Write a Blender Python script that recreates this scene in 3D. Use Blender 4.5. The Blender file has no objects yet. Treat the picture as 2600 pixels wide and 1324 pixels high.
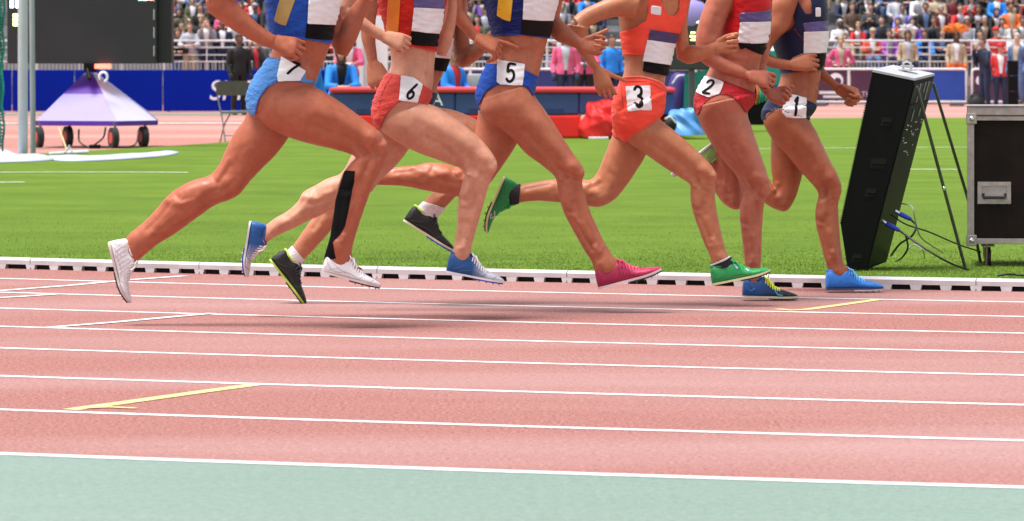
import bpy, bmesh, math, random
import numpy as np
from mathutils import Vector, Matrix
random.seed(7); RNG = np.random.default_rng(7)
S = bpy.context.scene; COL = S.collection
# ---------------------------------------------------------------- camera
F = 10000.0; CH = 1.05; HY = 170.0; CX = 1300.0        # focal length and horizon, in pixels of the 2600 x 1324 photograph
cam = bpy.data.objects.new('camera', bpy.data.cameras.new('camera')); COL.objects.link(cam)
cam.location = (0, 0, CH); cam.rotation_euler = (math.pi/2, 0, 0)
cam.data.sensor_width = 36; cam.data.lens = F/2600*36
cam.data.shift_y = -(662-HY)/2600
cam.data.clip_start = .5; cam.data.clip_end = 2000
cam.data.dof.use_dof = True; cam.data.dof.focus_distance = 17.0; cam.data.dof.aperture_fstop = 11.5
S.camera = cam
# ---------------------------------------------------------------- sky, sun, exposure
W = bpy.data.worlds.new('World'); S.world = W; W.use_nodes = True
SUN_EL, SUN_AZ = math.radians(72), math.radians(-108)     # azimuth from +Y (beyond the runners) towards +X
nt = W.node_tree; sky = nt.nodes.new('ShaderNodeTexSky'); sky.sky_type = 'NISHITA'; sky.sun_disc = False
sky.sun_elevation = SUN_EL; sky.sun_rotation = SUN_AZ; sky.dust_density = 1.5; sky.air_density = 1.0; sky.ozone_density = 1.0
bg = nt.nodes['Background']; bg.inputs[1].default_value = .055
hs = nt.nodes.new('ShaderNodeHueSaturation'); hs.inputs['Saturation'].default_value = .30   # overcast: greyer sky
nt.links.new(sky.outputs[0], hs.inputs['Color']); nt.links.new(hs.outputs[0], bg.inputs[0])
sl = bpy.data.lights.new('sun', 'SUN'); sl.energy = 1.5; sl.angle = math.radians(24); sl.color = (1, .975, .945)
sun = bpy.data.objects.new('sun', sl); COL.objects.link(sun)
sd = Vector((math.sin(SUN_AZ)*math.cos(SUN_EL), math.cos(SUN_AZ)*math.cos(SUN_EL), math.sin(SUN_EL)))
sun.rotation_euler = sd.to_track_quat('Z', 'Y').to_euler(); sun.location = (0, 0, 30)
vs = S.view_settings; vs.view_transform = 'Standard'; vs.look = 'None'; vs.exposure = 1.98; vs.gamma = 1; vs.use_curve_mapping = False
S.render.engine = 'CYCLES'
# ---------------------------------------------------------------- helpers
def P(px, py, Y):
    return ((px-CX)*Y/F, Y, CH+(HY-py)*Y/F)
def G(px, py, z=0.0):
    Y = F*(CH-z)/(py-HY); return ((px-CX)*Y/F, Y, z)
_M = {}
def M(name, col, rough=.6, var=.12, scale=15.0, bump=0.0, bscale=120.0, metal=0.0, spec=.4, emit=0.0, coat=0.0, sss=0.0, stretch=None):
    if name in _M: return _M[name]
    m = bpy.data.materials.new(name); m.use_nodes = True; t = m.node_tree; b = t.nodes['Principled BSDF']
    b.inputs['Roughness'].default_value = rough; b.inputs['Metallic'].default_value = metal
    b.inputs['Specular IOR Level'].default_value = spec
    c = tuple(col)
    tc = t.nodes.new('ShaderNodeTexCoord'); src = tc.outputs['Object']
    if stretch:
        mp = t.nodes.new('ShaderNodeMapping'); mp.inputs['Scale'].default_value = stretch
        t.links.new(src, mp.inputs[0]); src = mp.outputs[0]
    if var > 0:
        n = t.nodes.new('ShaderNodeTexNoise'); n.inputs['Scale'].default_value = scale; n.inputs['Detail'].default_value = 4
        t.links.new(src, n.inputs['Vector'])
        r = t.nodes.new('ShaderNodeValToRGB'); e = r.color_ramp.elements
        e[0].position = .3; e[1].position = .7
        e[0].color = tuple(x*(1-var) for x in c)+(1,); e[1].color = tuple(min(1, x*(1+var)) for x in c)+(1,)
        t.links.new(n.outputs['Fac'], r.inputs[0]); t.links.new(r.outputs[0], b.inputs['Base Color'])
    else: b.inputs['Base Color'].default_value = c+(1,)
    if bump > 0:
        n2 = t.nodes.new('ShaderNodeTexNoise'); n2.inputs['Scale'].default_value = bscale; n2.inputs['Detail'].default_value = 3
        t.links.new(src, n2.inputs['Vector'])
        bp = t.nodes.new('ShaderNodeBump'); bp.inputs['Strength'].default_value = bump; bp.inputs['Distance'].default_value = .01
        t.links.new(n2.outputs['Fac'], bp.inputs['Height']); t.links.new(bp.outputs[0], b.inputs['Normal'])
    if emit > 0:
        b.inputs['Emission Color'].default_value = c+(1,); b.inputs['Emission Strength'].default_value = emit
    if coat > 0: b.inputs['Coat Weight'].default_value = coat; b.inputs['Coat Roughness'].default_value = .15
    if sss > 0:
        b.inputs['Subsurface Weight'].default_value = sss; b.inputs['Subsurface Radius'].default_value = (1, .35, .2); b.inputs['Subsurface Scale'].default_value = .012
    _M[name] = m; return m
def mesh(v, f, smooth=False):
    me = bpy.data.meshes.new('m'); v = np.asarray(v, dtype=np.float64)
    if isinstance(f, np.ndarray):
        n = len(f); k = f.shape[1]
        me.vertices.add(len(v)); me.vertices.foreach_set('co', v.ravel())
        me.loops.add(n*k); me.loops.foreach_set('vertex_index', f.ravel().astype(np.int32))
        me.polygons.add(n); me.polygons.foreach_set('loop_start', np.arange(0, n*k, k, dtype=np.int32))
        me.update(calc_edges=True)
    else:
        me.from_pydata([tuple(x) for x in v], [], f); me.update()
    if smooth: me.polygons.foreach_set('use_smooth', [True]*len(me.polygons))
    return me
def ob(name, me, mat=None, parent=None):
    o = bpy.data.objects.new(name, me); COL.objects.link(o)
    if me is not None: me.name = name
    if mat is not None and me is not None: me.materials.append(mat)
    if parent is not None: o.parent = parent; o.matrix_parent_inverse = Matrix.Translation(-Vector(parent.location)) if parent.parent is None else Matrix.Identity(4)
    return o
def tag(o, label=None, cat=None, group=None, kind=None):
    if label: o['label'] = label
    if cat: o['category'] = cat
    if group: o['group'] = group
    if kind: o['kind'] = kind
    return o
def thing(name, loc, label, cat, group=None):
    o = bpy.data.objects.new(name, None); COL.objects.link(o); o.location = loc; o.empty_display_size = .1
    return tag(o, label, cat, group)
class MB:
    """collects shapes in world space for one mesh"""
    def __init__(s): s.v = []; s.f = []
    def add(s, v, f):
        k = len(s.v); s.v += [tuple(x) for x in v]; s.f += [tuple(i+k for i in q) for q in f]; return s
    def hexa(s, a, b):         # two quads of corners, a bottom and b top, same winding
        return s.add(list(a)+list(b), [(3, 2, 1, 0), (4, 5, 6, 7), (0, 1, 5, 4), (1, 2, 6, 5), (2, 3, 7, 6), (3, 0, 4, 7)])
    def box(s, x0, x1, y0, y1, z0, z1, bev=0.0):
        if bev <= 0:
            return s.hexa([(x0, y0, z0), (x1, y0, z0), (x1, y1, z0), (x0, y1, z0)], [(x0, y0, z1), (x1, y0, z1), (x1, y1, z1), (x0, y1, z1)])
        bm = bmesh.new(); bmesh.ops.create_cube(bm, size=1)
        for v in bm.verts: v.co = Vector((x0+(v.co.x+.5)*(x1-x0), y0+(v.co.y+.5)*(y1-y0), z0+(v.co.z+.5)*(z1-z0)))
        bmesh.ops.bevel(bm, geom=bm.edges[:], offset=bev, segments=2, affect='EDGES', profile=.5)
        bm.verts.index_update(); s.add([v.co[:] for v in bm.verts], [[v.index for v in q.verts] for q in bm.faces]); bm.free(); return s
    def tube(s, pts, r, n=8):
        v, f = tube(pts, r, n); return s.add(v, f)
    def prism(s, poly, ext):   # polygon of 3D points, extruded along ext
        n = len(poly); v = list(poly)+[tuple(np.add(p, ext)) for p in poly]
        return s.add(v, [tuple(range(n))[::-1], tuple(range(n, 2*n))]+[(i, (i+1) % n, n+(i+1) % n, n+i) for i in range(n)])
    def ell(s, c, r, n=12, m=8):
        v = [(c[0], c[1], c[2]-r[2])]; f = []
        for j in range(1, m):
            t = math.pi*j/m
            for i in range(n):
                a = 2*math.pi*i/n; v.append((c[0]+r[0]*math.sin(t)*math.cos(a), c[1]+r[1]*math.sin(t)*math.sin(a), c[2]-r[2]*math.cos(t)))
        v.append((c[0], c[1], c[2]+r[2])); L = len(v)-1
        for i in range(n):
            f.append((0, 1+(i+1) % n, 1+i)); f.append((L, L-n+i, L-n+(i+1) % n))
            for j in range(m-2): a = 1+j*n; f.append((a+i, a+(i+1) % n, a+n+(i+1) % n, a+n+i))
        return s.add(v, f)
    def build(s, name, mat, parent=None, smooth=False): return ob(name, mesh(s.v, s.f, smooth), mat, parent)
def cr(pts, sub):
    """Catmull-Rom through rows of pts"""
    p = np.asarray(pts, float)
    if sub <= 1 or len(p) < 3: return p
    q = np.vstack([2*p[0]-p[1], p, 2*p[-1]-p[-2]]); out = []
    for i in range(len(p)-1):
        a, b, c, d = q[i:i+4]
        for k in range(sub):
            t = k/sub; out.append(.5*((2*b)+(-a+c)*t+(2*a-5*b+4*c-d)*t*t+(-a+3*b-3*c+d)*t**3))
    out.append(p[-1]); return np.array(out)
def tube(pts, r, n=8, sub=1, cap=True):
    p = np.asarray(pts, float); rr = np.full(len(p), r) if np.isscalar(r) else np.asarray(r, float)
    if sub > 1: q = cr(np.column_stack([p, rr]), sub); p, rr = q[:, :3], q[:, 3]
    if cap:                    # rounded ends
        d0 = p[0]-p[1]; d0 /= np.linalg.norm(d0); d1 = p[-1]-p[-2]; d1 /= np.linalg.norm(d1)
        p = np.vstack([p[0]+d0*rr[0]*.85, p[0]+d0*rr[0]*.5, p, p[-1]+d1*rr[-1]*.5, p[-1]+d1*rr[-1]*.85])
        rr = np.concatenate([[rr[0]*.45, rr[0]*.85], rr, [rr[-1]*.85, rr[-1]*.45]])
    N = len(p); T = np.gradient(p, axis=0); T /= np.linalg.norm(T, axis=1)[:, None]+1e-12
    u = np.cross(T[0], [0, 0, 1.0]);
    if np.linalg.norm(u) < .1: u = np.cross(T[0], [0, 1.0, 0])
    u /= np.linalg.norm(u); v = []
    for i in range(N):
        u = u-T[i]*(u@T[i]); u /= np.linalg.norm(u); w = np.cross(T[i], u)
        for k in range(n):
            a = 2*math.pi*k/n; v.append(p[i]+rr[i]*(math.cos(a)*u+math.sin(a)*w))
    f = [(i*n+k, i*n+(k+1) % n, (i+1)*n+(k+1) % n, (i+1)*n+k) for i in range(N-1) for k in range(n)]
    f += [tuple(range(n))[::-1], tuple(range((N-1)*n, N*n))]
    return [tuple(x) for x in v], f
def remesh(v, f, vox, it=6):
    """one continuous skin round all the overlapping closed shapes; returns vertices and triangles"""
    me = bpy.data.meshes.new('tmp'); me.from_pydata([tuple(x) for x in v], [], f); me.update()
    bm = bmesh.new(); bm.from_mesh(me); bmesh.ops.recalc_face_normals(bm, faces=bm.faces[:]); bm.to_mesh(me); bm.free()
    o = bpy.data.objects.new('tmp', me); COL.objects.link(o)
    m = o.modifiers.new('r', 'REMESH'); m.mode = 'VOXEL'; m.voxel_size = vox
    dg = bpy.context.evaluated_depsgraph_get(); e = o.evaluated_get(dg); k = e.to_mesh()
    n = len(k.vertices); V = np.empty(n*3); k.vertices.foreach_get('co', V); V = V.reshape(-1, 3)
    k.calc_loop_triangles(); T = np.empty(len(k.loop_triangles)*3, dtype=np.int32); k.loop_triangles.foreach_get('vertices', T); T = T.reshape(-1, 3)
    e.to_mesh_clear(); bpy.data.objects.remove(o); bpy.data.meshes.remove(me)
    V = relax(V, T, it); return V, T
def relax(V, T, it):
    E = np.vstack([T[:, [0, 1]], T[:, [1, 2]], T[:, [2, 0]]]); n = len(V)
    deg = np.bincount(E[:, 0], minlength=n)+np.bincount(E[:, 1], minlength=n); deg = np.maximum(deg, 1)[:, None]
    for i in range(it):
        for lam in (.55, -.53):
            A = np.empty_like(V)
            for c in range(3):
                A[:, c] = np.bincount(E[:, 0], V[E[:, 1], c], n)+np.bincount(E[:, 1], V[E[:, 0], c], n)
            V = V+lam*(A/deg-V)
    return V
def vnormals(V, T):
    fn = np.cross(V[T[:, 1]]-V[T[:, 0]], V[T[:, 2]]-V[T[:, 0]]); N = np.zeros_like(V)
    for c in range(3):
        for k in range(3): N[:, c] += np.bincount(T[:, k], fn[:, c], len(V))
    return N/(np.linalg.norm(N, axis=1)[:, None]+1e-12)
def clip(V, T, s):
    """the part of a triangle mesh where the per-vertex field s is positive, cut along s = 0"""
    A = np.column_stack([V, s]); ins = s > 0; cnt = ins[T].sum(1)
    out = [T[cnt == 3]]; newv = []; base = len(V); cache = {}
    def cut(i, j):
        k = (i, j) if i < j else (j, i)
        if k not in cache:
            t = s[i]/(s[i]-s[j]); newv.append(V[i]+(V[j]-V[i])*t); cache[k] = base+len(newv)-1
        return cache[k]
    ex = []
    for t in T[(cnt == 1) | (cnt == 2)]:
        a, b, c = (int(x) for x in t); k = [ins[a], ins[b], ins[c]]
        if sum(k) == 1:
            while not ins[a]: a, b, c = b, c, a
            ex.append((a, cut(a, b), cut(a, c)))
        else:
            while ins[c]: a, b, c = b, c, a
            x, y = cut(b, c), cut(c, a); ex.append((a, b, x)); ex.append((a, x, y))
    if ex: out.append(np.array(ex, dtype=np.int32))
    T2 = np.vstack(out); V2 = np.vstack([V]+([np.array(newv)] if newv else []))
    u, inv = np.unique(T2, return_inverse=True); return V2[u], inv.reshape(-1, 3).astype(np.int32)
def polyd(q, poly):
    """signed distance of 2D points to a polygon, positive inside"""
    p = np.asarray(poly, float); n = len(p); d = np.full(len(q), 1e9); w = np.zeros(len(q), bool)
    for i in range(n):
        a, b = p[i], p[(i+1) % n]; e = b-a; t = np.clip(((q-a)@e)/(e@e+1e-12), 0, 1)
        d = np.minimum(d, np.linalg.norm(q-a-t[:, None]*e, axis=1))
        c = (a[1] <= q[:, 1]) != (b[1] <= q[:, 1])
        with np.errstate(divide='ignore', invalid='ignore'): w ^= c & (q[:, 0] < a[0]+(q[:, 1]-a[1])*e[0]/(e[1] if e[1] else 1e-12))
    return np.where(w, d, -d)
def lined(q, pts):
    p = np.asarray(pts, float); d = np.full(len(q), 1e9)
    for a, b in zip(p[:-1], p[1:]):
        e = b-a; t = np.clip(((q-a)@e)/(e@e+1e-12), 0, 1); d = np.minimum(d, np.linalg.norm(q-a-t[:, None]*e, axis=1))
    return d
def proj(V):
    return np.column_stack([CX+F*V[:, 0]/V[:, 1], HY+F*(CH-V[:, 2])/V[:, 1]])
def text(name, s, size, loc, mat, parent=None, ext=.004, rz=0.0, shear=0.0, sx=1.0):
    c = bpy.data.curves.new('t', 'FONT'); c.body = s; c.size = size; c.extrude = ext; c.shear = shear; c.align_x = 'CENTER'; c.resolution_u = 4
    o = bpy.data.objects.new('t', c); COL.objects.link(o); dg = bpy.context.evaluated_depsgraph_get()
    me = bpy.data.meshes.new_from_object(o.evaluated_get(dg)); bpy.data.objects.remove(o)
    R = Matrix.Translation(loc) @ Matrix.Rotation(rz, 4, 'Z') @ Matrix.Rotation(math.pi/2, 4, 'X') @ Matrix.Diagonal((sx, 1, 1, 1)); me.transform(R)
    me.materials.clear(); return ob(name, me, mat, parent)
# ---------------------------------------------------------------- the setting
TC = np.array([12.8, 50.18])                              # centre of the bend
RK = [33.468, 34.277, 35.286, 36.313, 37.346, 38.410, 39.578, 40.741, 41.968]
def ring(r0, r1, a0, a1, n, z, name, mat, parent=None):
    v = []; f = []
    for i in range(n+1):
        a = a0+(a1-a0)*i/n
        for r in (r0, r1): v.append((TC[0]+r*math.cos(a), TC[1]+r*math.sin(a), z))
    for i in range(n): f.append((2*i, 2*i+1, 2*i+3, 2*i+2))
    return ob(name, mesh(v, f), mat, parent)
def grain_mat(name, c0, c1, c2, sc=260.0, bump=.5, rough=.62, patch=.35, patchcol=(.62, .42, .40), pscale=.55, spec=.5):
    m = bpy.data.materials.new(name); m.use_nodes = True; t = m.node_tree; b = t.nodes['Principled BSDF']
    tc = t.nodes.new('ShaderNodeTexCoord')
    n1 = t.nodes.new('ShaderNodeTexNoise'); n1.inputs['Scale'].default_value = sc*.28; n1.inputs['Detail'].default_value = 5; n1.inputs['Roughness'].default_value = .75
    n2 = t.nodes.new('ShaderNodeTexNoise'); n2.inputs['Scale'].default_value = pscale; n2.inputs['Detail'].default_value = 5
    n3 = t.nodes.new('ShaderNodeTexVoronoi'); n3.inputs['Scale'].default_value = 4.5
    mp = t.nodes.new('ShaderNodeMapping'); mp.inputs['Scale'].default_value = (.35, 1.3, 1)
    t.links.new(tc.outputs['Object'], mp.inputs[0]); t.links.new(mp.outputs[0], n2.inputs['Vector'])
    for k in (n1, n3): t.links.new(tc.outputs['Object'], k.inputs['Vector'])
    r = t.nodes.new('ShaderNodeValToRGB'); e = r.color_ramp.elements
    e[0].position = .40; e[0].color = c0+(1,); e[1].position = .60; e[1].color = c2+(1,); k = e.new(.5); k.color = c1+(1,)
    t.links.new(n1.outputs['Fac'], r.inputs[0])
    # pale patches: sky sheen painted into the track's colour, mottling on the apron
    r2 = t.nodes.new('ShaderNodeValToRGB'); r2.color_ramp.elements[0].position = .42; r2.color_ramp.elements[1].position = .72
    t.links.new(n2.outputs['Fac'], r2.inputs[0])
    mu = t.nodes.new('ShaderNodeMath'); mu.operation = 'MULTIPLY'; mu.inputs[1].default_value = patch; t.links.new(r2.outputs[0], mu.inputs[0])
    mx = t.nodes.new('ShaderNodeMix'); mx.data_type = 'RGBA'; t.links.new(mu.outputs[0], mx.inputs['Factor'])
    t.links.new(r.outputs[0], mx.inputs['A']); mx.inputs['B'].default_value = patchcol+(1,)
    # dark crumbs
    r3 = t.nodes.new('ShaderNodeValToRGB'); r3.color_ramp.elements[0].position = .012; r3.color_ramp.elements[0].color = (.3, .27, .27, 1); r3.color_ramp.elements[1].position = .03
    t.links.new(n3.outputs['Distance'], r3.inputs[0])
    mm = t.nodes.new('ShaderNodeMix'); mm.data_type = 'RGBA'; mm.blend_type = 'MULTIPLY'; mm.inputs['Factor'].default_value = .6
    n4 = t.nodes.new('ShaderNodeTexNoise'); n4.inputs['Scale'].default_value = 34; n4.inputs['Detail'].default_value = 7; n4.inputs['Roughness'].default_value = .8; t.links.new(tc.outputs['Object'], n4.inputs['Vector'])
    m4 = t.nodes.new('ShaderNodeMapRange'); m4.inputs['From Min'].default_value = .3; m4.inputs['From Max'].default_value = .7; m4.inputs['To Min'].default_value = .74; m4.inputs['To Max'].default_value = 1.26; t.links.new(n4.outputs['Fac'], m4.inputs['Value'])
    v4 = t.nodes.new('ShaderNodeVectorMath'); v4.operation = 'SCALE'; t.links.new(mx.outputs['Result'], v4.inputs[0]); t.links.new(m4.outputs[0], v4.inputs['Scale'])
    t.links.new(v4.outputs[0], mm.inputs['A']); t.links.new(r3.outputs[0], mm.inputs['B']); t.links.new(mm.outputs['Result'], b.inputs['Base Color'])
    bp = t.nodes.new('ShaderNodeBump'); bp.inputs['Strength'].default_value = bump; bp.inputs['Distance'].default_value = .004
    t.links.new(n1.outputs['Fac'], bp.inputs['Height']); t.links.new(bp.outputs[0], b.inputs['Normal'])
    rr_ = t.nodes.new('ShaderNodeMapRange'); rr_.inputs['To Min'].default_value = rough+.12; rr_.inputs['To Max'].default_value = rough-.10; t.links.new(r2.outputs[0], rr_.inputs['Value']); t.links.new(rr_.outputs[0], b.inputs['Roughness'])
    b.inputs['Specular IOR Level'].default_value = spec
    return m
m_track = grain_mat('track_red', (.185, .066, .054), (.285, .118, .101), (.395, .195, .172), sc=300, rough=.66, patch=.5, patchcol=(.42, .275, .262), spec=.14)
m_apron = grain_mat('apron_green', (.125, .19, .15), (.152, .222, .18), (.185, .26, .215), patch=.35, patchcol=(.25, .31, .27), sc=330, rough=.5)
m_far = grain_mat('far_track_red', (.30, .10, .07), (.36, .14, .105), (.42, .18, .145), sc=60, patch=.7, patchcol=(.50, .31, .28), pscale=.12)
m_line = M('line_white', (.70, .685, .685), .6, .18, 14)
m_yell = M('line_yellow', (.78, .60, .22), .5, .12, 12)
# grass
def grass_mat():
    m = bpy.data.materials.new('grass_ground'); m.use_nodes = True; t = m.node_tree; b = t.nodes['Principled BSDF']; tc = t.nodes.new('ShaderNodeTexCoord')
    n1 = t.nodes.new('ShaderNodeTexNoise'); n1.inputs['Scale'].default_value = 55; n1.inputs['Detail'].default_value = 6; n1.inputs['Roughness'].default_value = .8
    n2 = t.nodes.new('ShaderNodeTexNoise'); n2.inputs['Scale'].default_value = .9; n2.inputs['Detail'].default_value = 6; n2.inputs['Roughness'].default_value = .62
    for n in (n1, n2): t.links.new(tc.outputs['Object'], n.inputs['Vector'])
    ad = t.nodes.new('ShaderNodeMath'); ad.operation = 'MULTIPLY_ADD'; ad.inputs[1].default_value = .55; t.links.new(n2.outputs['Fac'], ad.inputs[0]); 
    h = t.nodes.new('ShaderNodeMath'); h.operation = 'MULTIPLY'; h.inputs[1].default_value = .5; t.links.new(n1.outputs['Fac'], h.inputs[0]); t.links.new(h.outputs[0], ad.inputs[2])
    r = t.nodes.new('ShaderNodeValToRGB'); e = r.color_ramp.elements; e[0].position = .34; e[0].color = (.078, .135, .014, 1); e[1].position = .72; e[1].color = (.165, .245, .030, 1)
    k = e.new(.52); k.color = (.115, .19, .020, 1)
    t.links.new(ad.outputs[0], r.inputs[0]); t.links.new(r.outputs[0], b.inputs['Base Color']); b.inputs['Roughness'].default_value = .85; b.inputs['Specular IOR Level'].default_value = .08
    bp = t.nodes.new('ShaderNodeBump'); bp.inputs['Strength'].default_value = .8; bp.inputs['Distance'].default_value = .02; t.links.new(n1.outputs['Fac'], bp.inputs['Height']); t.links.new(bp.outputs[0], b.inputs['Normal'])
    return m
m_grass = grass_mat()
# base ground to the horizon
g = ob('ground', mesh([(-900, -300, -.03), (900, -300, -.03), (900, 1600, -.03), (-900, 1600, -.03)], [(0, 1, 2, 3)]), M('ground_grey', (.22, .23, .22), .9, .15, .3)); tag(g, 'grey paved ground round the stadium', kind='structure')
A0, A1 = math.radians(-160), math.radians(-50)
trk = ring(RK[0]-.08, RK[8]+.02, A0, A1, 260, 0, 'track', m_track); tag(trk, 'red running track with white lane lines', kind='structure')
ap = ring(RK[8]+.02, RK[8]+16, A0, A1, 260, 0, 'track_apron', m_apron); tag(ap, 'pale green apron outside the track', kind='structure')
for k in range(1, 9):
    wd = .05 if k < 8 else .062
    ring(RK[k]-wd/2, RK[k]+wd/2, A0, A1, 320, .0014, 'lane_line', m_line, trk)
def strip(name, pts, w, z, mat, parent):
    p = [np.array(G(*q, 0)) for q in pts]; v = []; f = []
    for i, a in enumerate(p):
        d = p[min(i+1, len(p)-1)]-p[max(i-1, 0)]; d /= np.linalg.norm(d); nrm = np.array([-d[1], d[0], 0])*w/2
        v += [tuple(a[:2]+nrm[:2])+(z,), tuple(a[:2]-nrm[:2])+(z,)]
    for i in range(len(p)-1): f.append((2*i+1, 2*i+3, 2*i+2, 2*i))
    return ob(name, mesh(v, f), mat, parent)
strip('changeover_line', [(-30, 742), (180, 726), (330, 712), (470, 702)], .05, .0028, m_line, trk)
strip('changeover_line', [(-30, 759), (60, 754), (150, 748)], .05, .0028, m_line, trk)
strip('changeover_line', [(125, 833), (300, 819), (430, 807), (540, 797)], .05, .0028, m_line, trk)
strip('yellow_mark', [(178, 1042), (300, 1026), (500, 998), (650, 978)], .06, .0022, m_yell, trk)
strip('yellow_mark', [(215, 1038), (280, 1036), (345, 1039)], .03, .0032, m_yell, trk)
strip('yellow_mark', [(1972, 786), (2010, 789), (2050, 787), (2130, 776), (2230, 762)], .05, .0022, m_yell, trk)
# infield
far = ob('far_track', mesh([(-60, 30, -.012), (80, 30, -.012), (80, 135, -.012), (-60, 135, -.012)], [(0, 1, 2, 3)]), m_far); tag(far, 'pinkish red far track beyond the grass', kind='structure')
edge = [(-700, 402), (0, 392), (200, 384), (400, 373), (560, 362), (660, 353), (800, 340), (960, 326), (1200, 312), (1600, 303), (2000, 300.5), (2300, 299.5), (2700, 300), (3300, 303)]
gv = []; gf = []; NE = 120
ep = cr([G(*e) for e in edge], 10); 
ts = np.linspace(0, 1, NE+1)
for i, t in enumerate(ts):
    q = ep[min(int(t*(len(ep)-1)), len(ep)-1)]
    a = math.atan2(q[1]-TC[1], q[0]-TC[0])
    ang = math.radians(-132)+(math.radians(-96)-math.radians(-132))*t
    gv += [(q[0], q[1], 0), (TC[0]+(RK[0]-.06)*math.cos(ang), TC[1]+(RK[0]-.06)*math.sin(ang), 0)]
gf = [(2*i, 2*i+1, 2*i+3, 2*i+2) for i in range(NE)]
inf = ob('infield', mesh(gv, gf), m_grass); tag(inf, 'mown bright green infield grass', kind='structure')
for pts in ([(-20, 439), (120, 438.5), (300, 438.5), (478, 439.5)], [(1850, 379), (1960, 379), (2120, 377), (2480, 375)], [(2300, 431.5), (2440, 432)], [(960, 433), (1120, 432)], [(-5, 464.5), (62, 464)]):
    strip('field_line', pts, .09 if pts[0][1] != 433 else .04, .006, M('line_faded', (.72, .75, .68), .7, .2, 9), inf)
kl = []
strip('far_kerb_line', [(-60, 313.5), (340, 313.5), (700, 313)], .8, .0, m_line, far)
strip('far_green_strip', [(-200, 289), (400, 289), (900, 289)], 3.5, -.004, m_apron, far)
# short grass blades along the near infield
def blades(n, y0, y1, hgt, seed):
    r = np.random.default_rng(seed)
    Y = y0+(y1-y0)*(1-np.sqrt(1-r.random(n))); px = -260+3120*r.random(n); X = (px-CX)*Y/F
    ok = np.hypot(X-TC[0], Y-TC[1]) < RK[0]-.055; X, Y = X[ok], Y[ok]; n = len(X)
    a = r.random(n)*2*math.pi; h = hgt*(.5+.8*r.random(n)); lean = .5*h; w = .0022+.0016*r.random(n)
    dx, dy = np.cos(a), np.sin(a); b = r.random(n)*2*math.pi
    V = np.empty((n, 3, 3)); V[:, 0] = np.column_stack([X-dx*w, Y-dy*w, np.full(n, -.002)]); V[:, 1] = np.column_stack([X+dx*w, Y+dy*w, np.full(n, -.002)])
    V[:, 2] = np.column_stack([X+np.cos(b)*lean, Y+np.sin(b)*lean, h]); return V.reshape(-1, 3), np.arange(n*3, dtype=np.int32).reshape(-1, 3)
va, fa = blades(150000, 17.2, 23, .0075, 3); vb, fb = blades(40000, 17.2, 30, .007, 4)
gb = ob('grass', mesh(np.vstack([va, vb]), np.vstack([fa, fb+len(va)]))); 
mgb = M('grass_blade', (.19, .30, .04), .5, .4, 3.0, spec=.25); gb.data.materials.append(mgb)
tag(gb, 'short green grass blades covering the infield', 'grass', kind='stuff')
# inner kerb: white sections standing on small feet
m_kerb = M('kerb_white', (.60, .585, .60), .42, .14, 7, bump=.08, bscale=30)
m_slot_shade = M('slot_shade_black', (.012, .012, .013), .9, 0)
kerb = thing('track_kerb', (TC[0]-12, TC[1]-31, 0), 'white sectional kerb edging the infield grass', 'kerb'); 
kerb['kind'] = 'structure'; del kerb['category']
def kerb_section(a0, a1):
    L = (a1-a0)*RK[0]; n = 9; mb = MB()
    def pt(a, r, z): return (TC[0]+r*math.cos(a), TC[1]+r*math.sin(a), z)
    g = .0035/RK[0]
    prof = [(-.002, .024), (.0, .046), (-.006, .054), (-.016, .0575), (-.052, .0575), (-.064, .052), (-.068, .024)]   # radial offset (towards the infield is negative), height
    v = []; K = 13
    for i in range(K):
        a = a0+g+(a1-a0-2*g)*i/(K-1)
        v += [pt(a, RK[0]+o, z) for o, z in prof]
    q = len(prof); f = [(i*q+j, i*q+(j+1) % q, (i+1)*q+(j+1) % q, (i+1)*q+j) for i in range(K-1) for j in range(q)]+[tuple(range(q))[::-1], tuple(range((K-1)*q, K*q))]
    mb.add(v, f)
    pitch = L/7.0/RK[0]
    for i in range(8):
        c = a0+i*pitch; hw = .023/RK[0]; lo = max(a0+g, c-hw); hi = min(a1-g, c+hw)
        if hi-lo < .004/RK[0]: continue
        mb.hexa([pt(lo, RK[0]-.0025, 0), pt(hi, RK[0]-.0025, 0), pt(hi, RK[0]-.06, 0), pt(lo, RK[0]-.06, 0)], [pt(lo-.006/RK[0], RK[0]-.0025, .026), pt(hi+.006/RK[0], RK[0]-.0025, .026), pt(hi, RK[0]-.06, .026), pt(lo, RK[0]-.06, .026)])
    o = mb.build('kerb_section', m_kerb, kerb)
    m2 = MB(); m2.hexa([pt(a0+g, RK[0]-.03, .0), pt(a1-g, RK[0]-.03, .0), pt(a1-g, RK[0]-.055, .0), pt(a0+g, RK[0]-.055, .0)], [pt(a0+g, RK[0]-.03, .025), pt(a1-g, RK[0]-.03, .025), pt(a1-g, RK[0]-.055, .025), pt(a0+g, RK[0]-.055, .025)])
    m2.build('slot_shade', m_slot_shade, o)  # black strip added behind the slots to paint their shade
def angpx(px):
    best = None
    for a in np.linspace(math.radians(-140), math.radians(-80), 4001):
        x = TC[0]+RK[0]*math.cos(a); y = TC[1]+RK[0]*math.sin(a); d = abs(CX+F*x/y-px)
        if best is None or d < best[0]: best = (d, a)
    return best[1]
js = [angpx(p) for p in (-420, 75, 504, 957, 1438, 1950, 2480)]; js = [2*js[0]-js[1]]+js+[2*js[-1]-js[-2]]
for a, b in zip(js[:-1], js[1:]): kerb_section(a, b)
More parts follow.
